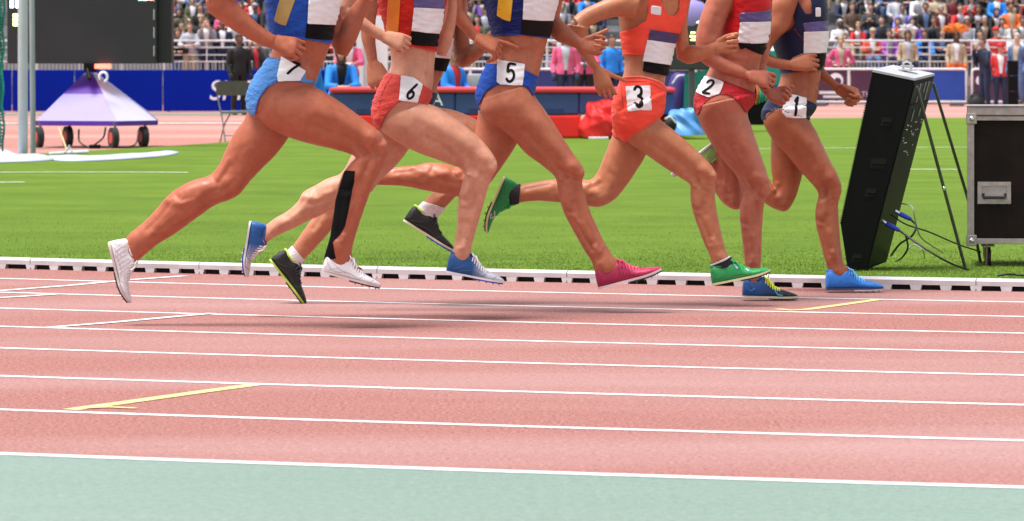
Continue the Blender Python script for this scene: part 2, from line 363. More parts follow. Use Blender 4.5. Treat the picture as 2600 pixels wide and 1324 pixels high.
# ---------------------------------------------------------------- the runners
TA, TB, TCc, TE, TF, TG, TH = (250, 200), (500, 0), (850, 0), (1150, 0), (1400, 0), (1600, 200), (1700, 0)
def T2(tile, pts): return [(tile[0]+x/2, tile[1]+y/2) for x, y in pts]
def skin_mat(name, c, rough=.5):
    m = bpy.data.materials.new(name); m.use_nodes = True; t = m.node_tree; b = t.nodes['Principled BSDF']; tc = t.nodes.new('ShaderNodeTexCoord')
    n = t.nodes.new('ShaderNodeTexNoise'); n.inputs['Scale'].default_value = 11; n.inputs['Detail'].default_value = 8; n.inputs['Roughness'].default_value = .6; t.links.new(tc.outputs['Object'], n.inputs['Vector'])
    r = t.nodes.new('ShaderNodeValToRGB'); e = r.color_ramp.elements; e[0].position = .3; e[1].position = .72
    e[0].color = (c[0]*.9, c[1]*.82, c[2]*.8, 1); e[1].color = (min(1, c[0]*1.08), c[1]*1.1, c[2]*1.1, 1)
    t.links.new(n.outputs['Fac'], r.inputs[0])
    n5 = t.nodes.new('ShaderNodeTexNoise'); n5.inputs['Scale'].default_value = 38; n5.inputs['Detail'].default_value = 5; n5.inputs['Roughness'].default_value = .7; t.links.new(tc.outputs['Object'], n5.inputs['Vector'])
    m5 = t.nodes.new('ShaderNodeMapRange'); m5.inputs['From Min'].default_value = .3; m5.inputs['From Max'].default_value = .7; m5.inputs['To Min'].default_value = .86; m5.inputs['To Max'].default_value = 1.12; t.links.new(n5.outputs['Fac'], m5.inputs['Value'])
    v5 = t.nodes.new('ShaderNodeVectorMath'); v5.operation = 'SCALE'; t.links.new(r.outputs[0], v5.inputs[0]); t.links.new(m5.outputs[0], v5.inputs['Scale']); t.links.new(v5.outputs[0], b.inputs['Base Color'])
    m6 = t.nodes.new('ShaderNodeMapRange'); m6.inputs['From Min'].default_value = .35; m6.inputs['From Max'].default_value = .65; m6.inputs['To Min'].default_value = rough-.14; m6.inputs['To Max'].default_value = rough+.12; t.links.new(n5.outputs['Fac'], m6.inputs['Value'])   # patches of sweat
    n2 = t.nodes.new('ShaderNodeTexNoise'); n2.inputs['Scale'].default_value = 420; t.links.new(tc.outputs['Object'], n2.inputs['Vector'])
    bp = t.nodes.new('ShaderNodeBump'); bp.inputs['Strength'].default_value = .12; bp.inputs['Distance'].default_value = .002; t.links.new(n2.outputs['Fac'], bp.inputs['Height']); t.links.new(bp.outputs[0], b.inputs['Normal'])
    t.links.new(m6.outputs[0], b.inputs['Roughness']); b.inputs['Specular IOR Level'].default_value = .38
    b.inputs['Subsurface Weight'].default_value = .05; b.inputs['Subsurface Radius'].default_value = (1, .3, .15); b.inputs['Subsurface Scale'].default_value = .01
    return m
def loft(tile, secs, D, dy=0.0, kd=.95, depth=None, n=44, sub=6, ex=2.0, kd1=None):
    """limb from pairs of opposite outline points (front, back); dy depth offset from the runner's mid plane"""
    rows = []; N = len(secs); dy_leg = kd1 is not None
    for i, (a, b) in enumerate(secs):
        t = i/(N-1); y = D+(dy if np.isscalar(dy) else dy[0]+(dy[1]-dy[0])*t)
        A = np.array(P(tile[0]+a[0]/2, tile[1]+a[1]/2, y)); B = np.array(P(tile[0]+b[0]/2, tile[1]+b[1]/2, y))
        r = np.linalg.norm(A-B)/2; k = kd if kd1 is None else kd+(kd1-kd)*t
        k *= 1 if depth is not None or dy_leg is False or i < N-2 else (.72, .5)[i-N+2]
        rows.append(np.concatenate([A, B, [r*k if depth is None else depth[i]]]))
    R = cr(rows, sub); v = []
    for q in R:
        c = (q[:3]+q[3:6])/2; h = (q[:3]-q[3:6])/2
        for j in range(n):
            a = 2*math.pi*j/n; ca, sa = math.cos(a), math.sin(a)
            if ex != 2: ca, sa = math.copysign(abs(ca)**(2/ex), ca), math.copysign(abs(sa)**(2/ex), sa)
            v.append(tuple(c+h*ca+np.array([0, q[6]*sa, 0])))
    L = len(R); f = [(i*n+j, i*n+(j+1) % n, (i+1)*n+(j+1) % n, (i+1)*n+j) for i in range(L-1) for j in range(n)]
    f += [tuple(range(n))[::-1], tuple(range((L-1)*n, L*n))]
    return v, f
def unit(v): v = np.asarray(v, float); return v/(np.linalg.norm(v)+1e-12)
def hand(mb, wrist, fwd, back, curls, thumb=(35, 20, 25), sc=1.0, spread=4.0, side=1, palm_r=.016):
    """palm and five bent fingers; fwd wrist to knuckles, back the back-of-hand direction, side*(fwd x back) the thumb side"""
    w = np.array(wrist, float); f = unit(fwd); b = unit(np.asarray(back, float)-f*(f@np.asarray(back, float))); s = side*np.cross(f, b)
    L = .082*sc
    # palm: flattened loft
    v = []; n = 14; prof = [(-.02, .024, .021), (0, .025, .02), (.25, .031, .0195), (.6, .038, .0185), (.9, .0405, .0165), (1.06, .036, .011)]
    pr = cr(np.array(prof), 3)
    for t, wd, th in pr:
        c = w+f*L*t
        for j in range(n):
            a = 2*math.pi*j/n; v.append(tuple(c+s*wd*sc*math.copysign(abs(math.cos(a))**.8, math.cos(a))+b*th*sc*math.copysign(abs(math.sin(a))**.8, math.sin(a))))
    K = len(pr); mb.add(v, [(i*n+j, i*n+(j+1) % n, (i+1)*n+(j+1) % n, (i+1)*n+j) for i in range(K-1) for j in range(n)]+[tuple(range(n))[::-1], tuple(range((K-1)*n, K*n))])
    seg = [(.041, .026, .021), (.046, .029, .022), (.043, .027, .021), (.033, .021, .018)]; off = [.0315, .0107, -.0103, -.0305]; R0 = [.0082, .0084, .0081, .0074]
    for k in range(4):
        p = w+f*(L*(.97 if k in (1, 2) else .92))+s*off[k]*sc+b*.002; c = curls[k]; ang = 0; pts = [p-f*.02*sc, p]; d0 = unit(f+s*math.tan(math.radians(spread))*(1.5-k)*.7)
        for g in range(3):
            ang += math.radians(c[g]); d = d0*math.cos(ang)-b*math.sin(ang); p = p+d*seg[k][g]*sc; pts.append(p)
        r = R0[k]*sc; mb.add(*tube(pts, [r, r*1.08, r*1.02, r*.95, r*.85], 10))
    p = w+f*L*.18+s*.024*sc-b*.006; a, c1, c2 = (math.radians(x) for x in thumb)
    d = unit(f*math.cos(a)+s*math.sin(a)-b*.25); pts = [w+f*L*.05+s*.008*sc, p]
    for g, ln in enumerate((.042, .033, .026)):
        p = p+d*ln*sc; pts.append(p); rot = (c1, c2, 0)[g]; d = unit(d*math.cos(rot)+(f*.55-b*.65-s*.5)*math.sin(rot))
    mb.add(*tube(pts, [.013*sc, .0135*sc, .011*sc, .0098*sc, .0082*sc], 10))
DIG = {'1': [[(.25, .78), (.62, 1), (.5, 0)]], '2': [[(.05, .78), (.2, .95), (.55, 1), (.85, .88), (.85, .65), (.5, .35), (.05, .02), (.95, .0)]],
       '3': [[(.08, .85), (.3, 1), (.7, .97), (.85, .8), (.75, .6), (.45, .53), (.8, .45), (.95, .25), (.75, .05), (.35, 0), (.05, .17)]],
       '5': [[(.9, 1), (.2, 1), (.12, .55), (.5, .65), (.85, .5), (.9, .25), (.65, .02), (.3, 0), (.05, .15)]],
       '6': [[(.7, 1), (.3, .55), (.1, .28), (.3, .02), (.65, .0), (.9, .2), (.75, .42), (.45, .48), (.15, .3)]],
       '7': [[(.0, .97), (.95, 1), (.55, .5), (.3, 0)]]}
m_paper = M('bib_paper', (.80, .79, .80), .55, .05, 30, bump=.7, bscale=16)
m_ink = M('bib_ink', (.006, .006, .007), .6, 0, spec=.15)
m_bibblack = M('bib_black', (.006, .0055, .0065), .6, .3, 20, bump=.3, bscale=40, spec=.1)
m_bibnavy = M('bib_navy', (.055, .04, .13), .4, .15, 20, bump=.3, bscale=40)
m_bibpurple = M('bib_purple', (.10, .08, .24), .4, .2, 20, bump=.3, bscale=40)
def fabric(name, c, rough=.5, bump=.8, bs=46, stretch=(1, 1, 2.4), var=.2):
    return M(name, c, rough, var, 8, bump=bump, bscale=bs, spec=.15, stretch=stretch)
class Runner:
    def __init__(s, D, label, skin, lofts, trunk):
        s.D = D; s.sk = skin
        base = P(lofts[0][1][0][0][0]/2+lofts[0][0][0], 0, D)
        s.root = thing('person', (base[0], D, 0), label, 'person', 'runners in the pack')
        a = MB(); t = MB()
        for l in lofts+trunk: a.add(*loft(l[0], l[1], D, **l[2]))
        for l in trunk: t.add(*loft(l[0], l[1], D, **l[2]))
        s.all = a; s.trunk_mb = t; s.strokes = []; s.legs = trunk[1:]
    def finish(s, vox=.0039):
        V, T = remesh(s.all.v, s.all.f, vox, 6); N = vnormals(V, T); q = proj(V)
        face = np.clip(-N[:, 1]*1.6, 0, 1)
        for tile, pts, w, amt, *lim in s.strokes:
            d = lined(q, T2(tile, pts)); g = np.exp(-(d/(w/2))**2)*face
            if len(lim) > 0: g = g*(V[:, 1] < s.D+lim[0])
            if len(lim) > 1: g = g*(V[:, 1] > s.D+lim[1])
            V = V+N*(g*amt*1.5)[:, None]
        fine = np.sin(q[:, 0]*.07+3*np.sin(q[:, 1]*.05))*np.sin(q[:, 1]*.083+2*np.sin(q[:, 0]*.043)); V = V+N*(fine*.0006)[:, None]
        V = relax(V, T, 1)
        s.body = ob('body', mesh(V, T, True), s.sk, s.root)
        s.bV, s.bT = V, T; s.bN = vnormals(V, T); s.bq = proj(V)
        Vt, Tt = remesh(s.trunk_mb.v, s.trunk_mb.f, .0062, 5); s.tV, s.tT = Vt, Tt; s.tN = vnormals(Vt, Tt); s.tq = proj(Vt)
    def shell(s, name, tile, poly, mat, off=.005, near=False, src='t', thick=.0025, parent=None, smooth_r=0.0, wav=0.0, extra=None):
        V, T, N, q = (s.tV, s.tT, s.tN, s.tq) if src == 't' else (s.bV, s.bT, s.bN, s.bq)
        d = polyd(q, T2(tile, poly)) if poly is not None else np.full(len(V), 99.0)
        if near: d = np.minimum(d, np.where((N[:, 1] < -.12) & (V[:, 1] < s.D+near-1), 50.0, -50.0))
        if extra is not None: d = np.minimum(d, extra(V, q))
        W_ = V+N*off
        if wav > 0: W_ = W_+N*(wav*(np.sin(q[:, 0]*.11+q[:, 1]*.19+2*np.sin(q[:, 1]*.07))+.8*np.sin(q[:, 0]*.10-q[:, 1]*.34+2.5*np.sin(q[:, 0]*.06))+.5*np.sin(q[:, 1]*.55+1.5*np.sin(q[:, 0]*.09))))[:, None]
        V2, T2_ = clip(W_, T, d)
        o = ob(name, mesh(V2, T2_, True), mat, parent or s.root)
        m = o.modifiers.new('thickness', 'SOLIDIFY'); m.thickness = thick; m.offset = -1
        return o
    def number(s, tile, quad, dig, c, h, w, stroke, shear=0.0, rot=0.0, off=.0085, src='t'):
        b = s.shell('number_bib', tile, quad, m_paper, off, near=1.06, thick=.0012, wav=.0009, src=src); b['label'] = 'white paper bib with the number '+dig
        V, T, N, q = (s.tV, s.tT, s.tN, s.tq) if src == 't' else (s.bV, s.bT, s.bN, s.bq)
        ca, sa = math.cos(math.radians(rot)), math.sin(math.radians(rot)); d = None
        for line in DIG[dig]:
            pts = []
            for x, y in line:
                u = (x-.5)*w+shear*(y-.5)*h; v = -(y-.5)*h; pts.append((tile[0]+(c[0]+u*ca-v*sa)/2, tile[1]+(c[1]+u*sa+v*ca)/2))
            sm = cr(np.array(pts), 4) if dig in '2356' else np.array(pts)
            k = stroke/4-lined(q, sm); d = k if d is None else np.maximum(d, k)
        d = np.minimum(d, np.where((N[:, 1] < -.12) & (V[:, 1] < s.D+.06), 50.0, -50.0))
        V2, T2_ = clip(V+N*(off+.0016+.0009*np.sin(q[:, 0]*.11+q[:, 1]*.19+2*np.sin(q[:, 1]*.07)))[:, None], T, d)
        o = ob('number', mesh(V2, T2_, True), m_ink, b); o['label'] = 'black numeral '+dig
    def leg(s, tile, secs, k, near=True, e=3, amp=1.0):
        """anatomical relief along a leg: k knee section, e sections hidden in the shoe"""
        S_ = cr(np.array([[a[0], a[1], b[0], b[1]] for a, b in secs]), 6); n = len(secs)-1; end = n-e
        def at(i, u): q = S_[int(round(min(max(i, 0), n)*6))]; return (q[0]+(q[2]-q[0])*u, q[1]+(q[3]-q[1])*u)
        def line(pts, w, amt): s.strokes.append((tile, [at(i, u) for i, u in pts], w, amt*amp*(1.0 if near else .45))+((-.005,) if near else (.3, -.03)))
        line([(2.7, .66), ((k+3)/2, .62), (k-.8, .64)], 20, -.0045); line([(2.7, .34), ((k+3)/2, .3), (k-1.6, .28)], 44, .004); line([(2.7, .5), ((k+3)/2, .47), (k-1.2, .44)], 16, -.002)
        line([(k-1.1, .3), (k-.7, .3)], 34, .0055); line([(k-.35, .14), (k+.2, .14)], 26, .0065); line([(k-.6, .38), (k, .36), (k+.5, .3)], 13, -.005); line([(k-.9, .12), (k-.6, .2)], 12, -.003)
        line([(k-1.6, .84), (k-.8, .84), (k-.1, .8)], 12, .005); line([(k-1.4, .72), (k-.7, .72), (k, .66)], 13, -.005); line([(k+.5, .2), (k+.9, .2)], 16, .004)
        L = end-k
        line([(k+.8, .2), (k+L*.5, .2), (end-.5, .3)], 11, .0028); line([(k+.8, .45), (k+L*.35, .42), (k+L*.6, .5)], 15, -.004); line([(k+.9, .72), (k+L*.4, .74)], 40, .005)
        line([(k+L*.42, .52), (k+L*.52, .66), (k+L*.5, .92)], 13, -.0045); line([(k+L*.62, .8), (end-.8, .74), (end, .7)], 12, -.004); line([(end-.1, .46), (end+.1, .46)], 17, .007); line([(k+L*.7, .45), (end-.6, .5)], 14, .002)
    def hem(s, name, tile, pts, mat, w=1.3, off=.0085, near=1.12): return s.shell(name, tile, None, mat, off, near=near, thick=.0015, extra=lambda V, q: w-lined(q, cr(np.array(T2(tile, pts)), 5)))
    def head(s, px, py, hair=(.05, .03, .02), lean=.05):
        """neck, head and hair above the frame"""
        b = np.array(P(px, py, s.D)); k = b+np.array([lean, 0, .11]); c = k+np.array([lean*.5+.01, 0, .105])
        mb = s.all; mb.add(*tube([b+np.array([-.02, 0, -.05]), b+np.array([lean*.4, 0, .03]), k+np.array([0, 0, .03])], [.062, .05, .048], 14, 3))
        mb.ell(c+np.array([-.012, 0, .015]), (.094, .074, .098), 18, 12); mb.ell(c+np.array([.03, 0, -.052]), (.055, .054, .058), 14, 10)
        mb.add(*tube([c+np.array([.083, 0, .02]), c+np.array([.1, 0, -.022])], [.008, .013], 8)); mb.ell(c+np.array([.075, 0, -.062]), (.016, .024, .011), 10, 6)
        for e in (-1, 1): mb.ell(c+np.array([-.012, e*.074, -.01]), (.02, .01, .032), 10, 6)
        h = MB()
        h.ell(c+np.array([-.026, 0, .03]), (.098, .082, .098), 20, 12); h.add(*tube([c+np.array([-.11, 0, .06]), c+np.array([-.17, .01, .04]), c+np.array([-.2, .015, -.05]), c+np.array([-.19, .02, -.15])], [.03, .036, .03, .01], 10, 3))
        s._late = lambda: (ob('hair', mesh(h.v, h.f, True), M('hair_%02d' % int(hair[0]*100), hair, .5, .3, 60, bump=.6, bscale=90, stretch=(1, 6, 1)), s.root),
                           [MB().ell(c+np.array([.076, e*.031, .004]), (.011, .014, .009), 10, 6).build('eye', M('eye_white', (.75, .73, .7), .15, 0), s.root, True) for e in (-1, 1)])
# shoes ------------------------------------------------------------------------------------------
def shoe(r, heel, toe, y, up, sole, plate, lace, bend=0.0, kind='shoe', hscale=1.0, label=None, w=1.0, twist=0.0, accent=None, stripes=None, tone=(.3, .3, .32)):
    a = np.array(P(heel[0], heel[1], r.D+y)); b = np.array(P(toe[0], toe[1], r.D+y)); L = np.linalg.norm(b-a); X = (b-a)/L
    Yv = np.array([0, 1.0, 0])+twist*np.array([0, 0, 1.0]); Yv = unit(Yv-X*(Yv@X)); Z = unit(np.cross(X, Yv)); 
    chord = np.array([X[0], X[2]]); upd = np.array([-chord[1], chord[0]])
    if Z[0]*upd[0]+Z[2]*upd[1] < 0: Z = -Z
    def place(sx, sy, sz):     # sx along the sole 0..1, bend lifts the forefoot
        k = max(0.0, sx-.62); z = sz+bend*k*k*2.2; z += .05*max(0, sx-.75)**1.3
        return a+X*sx*L+Yv*sy*L*w+Z*z*L
    # (s, half width, height, centre shift)
    U = [(-.012, .07, .15), (.0, .12, .25), (.045, .15, .315), (.11, .16, .315), (.19, .162, .292), (.27, .158, .30), (.34, .154, .325), (.42, .15, .30), (.50, .15, .245), (.6, .150, .180), (.7, .160, .150), (.8, .152, .126), (.9, .118, .098), (.965, .075, .072), (.998, .03, .05)]
    pr = cr(np.array(U), 3); n = 20; v = []
    for sx, hw, ht in pr:
        ht = .035+(ht-.035)*hscale
        for j in range(n):
            t = 2*math.pi*j/n; c, s_ = math.cos(t), math.sin(t)
            hb = max(0.0, min(1.0, (.55-sx)/.2)); yy = hw*math.copysign(abs(c)**(.75-.33*hb), c)*(1 if s_ < 0 else (1-(.22-.1*hb)*s_*s_))
            zz = .035+(ht-.035)*(.35+.65*s_ if s_ > 0 else .35+.35*math.copysign(abs(s_)**.6, s_))
            v.append(tuple(place(sx, yy, zz)))
    K = len(pr); f = [(i*n+j, i*n+(j+1) % n, (i+1)*n+(j+1) % n, (i+1)*n+j) for i in range(K-1) for j in range(n)]+[tuple(range(n))[::-1], tuple(range((K-1)*n, K*n))]
    up_ = ob('shoe', mesh(v, f, True), up, r.root)
    if label: up_['label'] = label
    # midsole slab
    def slab(outl, z0, z1, name, mat, s0, s1, grow=0.0, rough=0):
        ss = [q for q in pr if s0 <= q[0] <= s1]; vv = []; m = len(ss)
        for sx, hw, ht in ss:
            for sy, sz in ((-1, z0), (1, z0), (1, z1), (-1, z1)): vv.append(tuple(place(sx, sy*(hw*.98+grow), sz)))
        ff = [(i*4+j, i*4+(j+1) % 4, i*4+4+(j+1) % 4, i*4+4+j) for i in range(m-1) for j in range(4)]+[(3, 2, 1, 0), (4*m-4, 4*m-3, 4*m-2, 4*m-1)]
        return ob(name, mesh(vv, ff), mat, up_)
    slab(None, .012, .047, 'midsole', sole, -.02, 1.0, .006)
    slab(None, -.012, .0115, 'spike_plate', plate, .46, .99, .002)
    mb = MB()
    for sx, sy in ((.58, .1), (.58, -.1), (.7, .12), (.7, -.12), (.82, .1), (.82, -.1), (.92, .03), (.92, -.05)):
        p0 = place(sx, sy, -.012); p1 = place(sx, sy, -.04); MB().add(*tube([p0, p1], [.0035, .0012], 6, cap=False)).build('spike', M('spike_steel', (.25, .25, .26), .3, 0, metal=.9), up_)
    # laces: crossed bars over the tongue, and a bow
    mb = MB()
    def top(sx):
        i = int(np.argmin(abs(pr[:, 0]-sx))); return .035+(pr[i, 2]-.035)*hscale
    ls = np.linspace(.40, .62, 6)
    for i, sx in enumerate(ls):
        for sg in (1, -1):
            q = [place(sx, -.118*sg, top(sx)-.075), place(sx+.004, -.09*sg, top(sx)-.015), place(sx+.014, -.04*sg, top(sx+.012)+.008), place(sx+.028, .04*sg, top(sx+.026)+.008), place(sx+.038, .09*sg, top(sx+.04)-.015), place(sx+.042, .118*sg, top(sx+.04)-.075)]
            mb.add(*tube(q, .0032, 6, 2))
    for sg in (1, -1):
        mb.add(*tube([place(.40, 0, top(.40)+.005), place(.375, -.07*sg, top(.39)+.05), place(.41, -.15*sg, top(.4)+.015), place(.45, -.09*sg, top(.42)+.005), place(.40, 0, top(.40)+.01)], .0030, 6, 3))
        mb.add(*tube([place(.40, 0, top(.40)+.005), place(.45, -.12*sg, top(.4)+.01), place(.50, -.17*sg, top(.42)-.06)], .0028, 6, 3))
    mb.build('laces', lace, up_, True)
    # collar rim round the ankle opening
    cl = []
    for j in range(17):
        t = 2*math.pi*j/16; sx = .19+.17*math.cos(t); cl.append(place(sx, .11*math.sin(t), .315*hscale+.01 if math.cos(t) > .6 else (.288+.015*(math.cos(t) < -.6))*hscale))
    MB().add(*tube(cl, .0055, 8, cap=False)).build('collar', accent or up, up_, True)
    dk = M(up.name+'_trim', tuple(x*.45 for x in up.node_tree.nodes['Principled BSDF'].inputs['Base Color'].default_value[:3]) if not up.node_tree.nodes['Principled BSDF'].inputs['Base Color'].is_linked else tuple(x*.55 for x in tone), .5, .1)
    stripes = list(stripes or [])+[([(.10, .2), (.24, .42), (.36, .8)], .0011, dk), ([(.60, .2), (.66, .5), (.70, .85)], .0011, dk), ([(.02, .75), (.07, .45), (.03, .2)], .0011, dk), ([(.2, .15), (.42, .3), (.58, .25)], .0010, dk), ([(.8, .25), (.84, .6), (.86, .85)], .0010, dk)]
    if stripes:                # overlays on the near side: polylines in shoe coordinates
        for line, rad, mt in stripes:
            q = []
            for sx, hh in line:
                i = int(np.argmin(abs(pr[:, 0]-sx))); hw = pr[i, 1]; hgt = top(sx); k = (hh-.35)/.65 if hh > .35 else 0
                c = math.sqrt(max(0, 1-k*k)); hb = max(0.0, min(1.0, (.55-sx)/.2)); yy = -hw*c**(.75-.33*hb)*(1-(.22-.1*hb)*k*k); q.append(place(sx, yy, .035+(hgt-.035)*hh))
            MB().add(*tube(q, rad, 6, 2)).build('overlay', mt, up_, True)
    return up_
def shoe_mat(name, c0, c1=None, split=(.3, .8), axis_px=None, rough=.42):
    """two colours running from heel to toe along a line in the place (world x, z)"""
    m = M(name, c0, rough, .16, 260, bump=.22, bscale=380)
    if c1 is None: return m
    (ax, az), (bx, bz) = axis_px; t = m.node_tree; b = t.nodes['Principled BSDF']; tc = t.nodes.new('ShaderNodeTexCoord')
    dx, dz = bx-ax, bz-az; l2 = dx*dx+dz*dz
    dt = t.nodes.new('ShaderNodeVectorMath'); dt.operation = 'DOT_PRODUCT'; dt.inputs[1].default_value = (dx/l2, 0, dz/l2); t.links.new(tc.outputs['Object'], dt.inputs[0])
    sb = t.nodes.new('ShaderNodeMath'); sb.operation = 'SUBTRACT'; sb.inputs[1].default_value = (ax*dx+az*dz)/l2; t.links.new(dt.outputs['Value'], sb.inputs[0])
    r = t.nodes.new('ShaderNodeValToRGB'); e = r.color_ramp.elements; e[0].position = split[0]; e[1].position = split[1]; e[0].color = c0+(1,); e[1].color = c1+(1,)
    t.links.new(sb.outputs[0], r.inputs[0]); nz = t.nodes.new('ShaderNodeTexNoise'); nz.inputs['Scale'].default_value = 230; t.links.new(tc.outputs['Object'], nz.inputs['Vector'])
    mr = t.nodes.new('ShaderNodeMapRange'); mr.inputs['From Min'].default_value = .3; mr.inputs['From Max'].default_value = .7; mr.inputs['To Min'].default_value = .8; mr.inputs['To Max'].default_value = 1.12; t.links.new(nz.outputs['Fac'], mr.inputs['Value'])
    mu = t.nodes.new('ShaderNodeVectorMath'); mu.operation = 'SCALE'; t.links.new(r.outputs[0], mu.inputs[0]); t.links.new(mr.outputs[0], mu.inputs['Scale']); t.links.new(mu.outputs[0], b.inputs['Base Color']); return m
def hat(px, py, Y): q = P(px, py, Y); return (q[0], q[2])
NEAR, FAR = -.085, .085
fist = [(58, 82, 45), (62, 84, 45), (66, 84, 45), (68, 80, 45)]; loose = [(38, 62, 35), (48, 66, 38), (55, 70, 40), (58, 66, 40)]
def dirp(dx, dy, depth=0.0): return np.array([dx, depth, -dy], float)
UPN = lambda k=.35: np.array([0, -1, k])
def shift(secs, dx, dy=0): return [((a[0]+dx, a[1]+dy), (b[0]+dx, b[1]+dy)) for a, b in secs]
TD = [.12, .165, .16, .145, .13, .118, .125, .15, .165, .15, .10]        # torso half depth, from shoulders to crotch
def pelvis(n): return TD[:n-4]+[.15, .165, .15, .10][:4] if n != 11 else TD
def arm(tile, up, fo, y0, y1, y2, kd=.92):
    return [(tile, up, dict(dy=(y0, y1), kd=kd)), (tile, fo, dict(dy=(y1, y2), kd=kd))]
def c3(tile, x, y, Y): return np.array(P(tile[0]+x/2, tile[1]+y/2, Y))

# ------------------------------------------------ number 7
D7 = 15.9
r = r7 = Runner(D7, 'runner number 7 in light blue briefs and blue top with black tape down her calf', skin_mat('skin_tan_dark', (.40, .112, .056)),
  arm(TB, [((470, -300), (350, -330)), ((335, -150), (215, -215)), ((225, -40), (110, -115)), ((200, 5), (45, -10))],
      [((185, -25), (42, 5)), ((200, 8), (62, 62)), ((242, 55), (142, 127)), ((305, 115), (242, 190)), ((360, 157), (330, 232)), ((398, 178), (378, 250))], -.15, -.24, -.2)
  + arm(TB, [((690, -250), (590, -250)), ((715, -50), (630, -50)), ((735, 100), (660, 100)), ((765, 250), (688, 240))],
      [((765, 288), (700, 272)), ((805, 215), (692, 205)), ((832, 150), (722, 140)), ((856, 70), (765, 60)), ((882, 0), (812, 0)), ((905, -70), (850, -80)), ((920, -120), (875, -130))], .14, .17, .15),
  [(TB, [((735, -150), (365, -140)), ((742, -60), (345, -60)), ((715, 60), (356, 60)), ((692, 140), (366, 140)), ((680, 210), (384, 215)), ((657, 285), (376, 275)), ((627, 350), (336, 335)), ((600, 425), (283, 410)), ((560, 500), (254, 490)), ((480, 560), (262, 555)), ((430, 600), (292, 600))], dict(depth=TD, ex=2.3)),
   (TB, [((360, 410), (300, 560)), ((470, 409), (345, 635)), ((580, 436), (455, 694)), ((690, 494), (568, 730)), ((790, 563), (690, 758)), ((880, 633), (768, 780)), ((943, 692), (796, 792)), ((968, 752), (806, 806)), ((958, 815), (780, 828)), ((924, 888), (740, 886)), ((888, 960), (712, 960)), ((856, 1045), (703, 1042)), ((826, 1132), (690, 1132)), ((802, 1210), (675, 1210)), ((788, 1275), (658, 1270)), ((800, 1335), (645, 1330)), ((850, 1370), (650, 1375))], dict(dy=(NEAR, NEAR), kd=.92, kd1=.85)),
   (TA, [((1010, 240), (760, 110)), ((975, 285), (748, 195)), ((907, 380), (690, 275)), ((832, 455), (645, 365)), ((767, 525), (605, 450)), ((718, 585), (560, 492)), ((662, 617), (500, 511)), ((600, 639), (440, 534)), ((530, 685), (375, 575)), ((455, 740), (333, 616)), ((378, 795), (288, 670)), ((300, 843), (224, 734)), ((238, 893), (165, 782)), ((203, 925), (135, 818)), ((170, 965), (85, 870))], dict(dy=(.06, FAR), kd=.92, kd1=.85))])
r.head(555, -95, (.06, .035, .02))
hand(r.all, c3(TB, 386, 214, D7-.2), dirp(1, .25, .05), np.array([-.1, -.9, .5]), [(20, 62, 40), (28, 78, 45), (34, 82, 45), (40, 80, 45)], (10, 12, 8), 1.08, side=-1)
hand(r.all, c3(TB, 900, -115, D7+.15), dirp(.4, -1, 0), np.array([0, 1, 0]), fist, (35, 20, 20), 1.0, side=1)
r.strokes = [(TB, [(880, 690), (925, 720), (950, 765)], 40, .006), (TB, [(870, 790), (850, 850)], 26, -.004), (TB, [(905, 800), (880, 920), (830, 1080), (790, 1200)], 18, .003), (TB, [(600, 470), (760, 600), (860, 690)], 70, .006), (TB, [(700, 650), (800, 740)], 40, -.004),
  (TB, [(705, 1235), (722, 1260)], 26, .006), (TB, [(575, 250), (590, 380)], 16, -.004, .1), (TB, [(500, 230), (520, 300), (570, 390)], 22, .004), (TB, [(520, 200), (560, 300)], 14, -.003), (TB, [(350, 640), (470, 690), (600, 735)], 24, -.002), (TB, [(430, 490), (470, 470)], 60, -.004), (TA, [(345, 620), (430, 640), (520, 600)], 20, .004), (TA, [(585, 510), (620, 560), (660, 590)], 26, -.004), (TB, [(760, 1000), (745, 1120)], 26, .003)]
for (tl, sc_, kw), kn, nr in zip(r.legs, (7, 5), (True, False)): r.leg(tl, sc_, kn, nr)
r.finish(); r._late()
b7 = fabric('briefs_light_blue', (.08, .25, .60)); t7 = fabric('top_royal_blue', (.014, .075, .40), bs=45, stretch=(1, 1, 4), bump=.8)
r.shell('briefs', TB, [(338, 300), (380, 295), (430, 305), (500, 335), (550, 375), (606, 434), (560, 424), (520, 416), (410, 414), (355, 450), (316, 507), (298, 580), (285, 590), (262, 566), (225, 500), (250, 380)], b7, .005, wav=.0012)
r.number(TB, [(432, 288), (490, 325), (550, 362), (520, 412), (412, 419), (408, 390), (420, 340)], '7', (487, 352), 70, 34, 13, .15, 25)
r.shell('top', TB, [(280, -260), (280, 150), (385, 176), (450, 190), (560, 200), (682, 224), (790, 230), (790, -260)], t7, .006, wav=.001)
r.shell('stripe', TB, [(432, -120), (515, -120), (500, 0), (455, 130), (425, 122), (398, 104), (425, 0)], M('stripe_tan', (.45, .30, .10), .5, .15), .0085, near=1.1)
r.shell('chest_bib', TB, [(572, -100), (738, -100), (730, 0), (712, 126), (640, 122), (560, 117)], m_paper, .0105, near=1.1, wav=.0015)
r.shell('bib_band', TB, [(556, 117), (640, 123), (712, 127), (688, 203), (550, 193)], m_bibblack, .0105, near=1.1, wav=.0012)
r.shell('calf_tape', TB, [(752, 868), (803, 870), (797, 930), (780, 1010), (768, 1080), (752, 1150), (730, 1190), (690, 1230), (700, 1290), (706, 1312), (665, 1325), (640, 1310), (660, 1270), (680, 1200), (688, 1120), (700, 1040), (722, 960)], M('tape_black', (.006, .006, .0065), .8, .15, spec=.1), .0022, src='b', near=1.2, thick=.001)
r.hem('top_hem', TB, [(380, 172), (450, 186), (560, 196), (682, 219)], M('hem_bright_blue', (.02, .10, .5), .6, 0), 2.0)
r.hem('leg_hem', TB, [(520, 414), (410, 412), (357, 447), (318, 504), (300, 574)], M('hem_mid_blue', (.03, .12, .42), .6, 0), 1.4, .0075, 1.06)
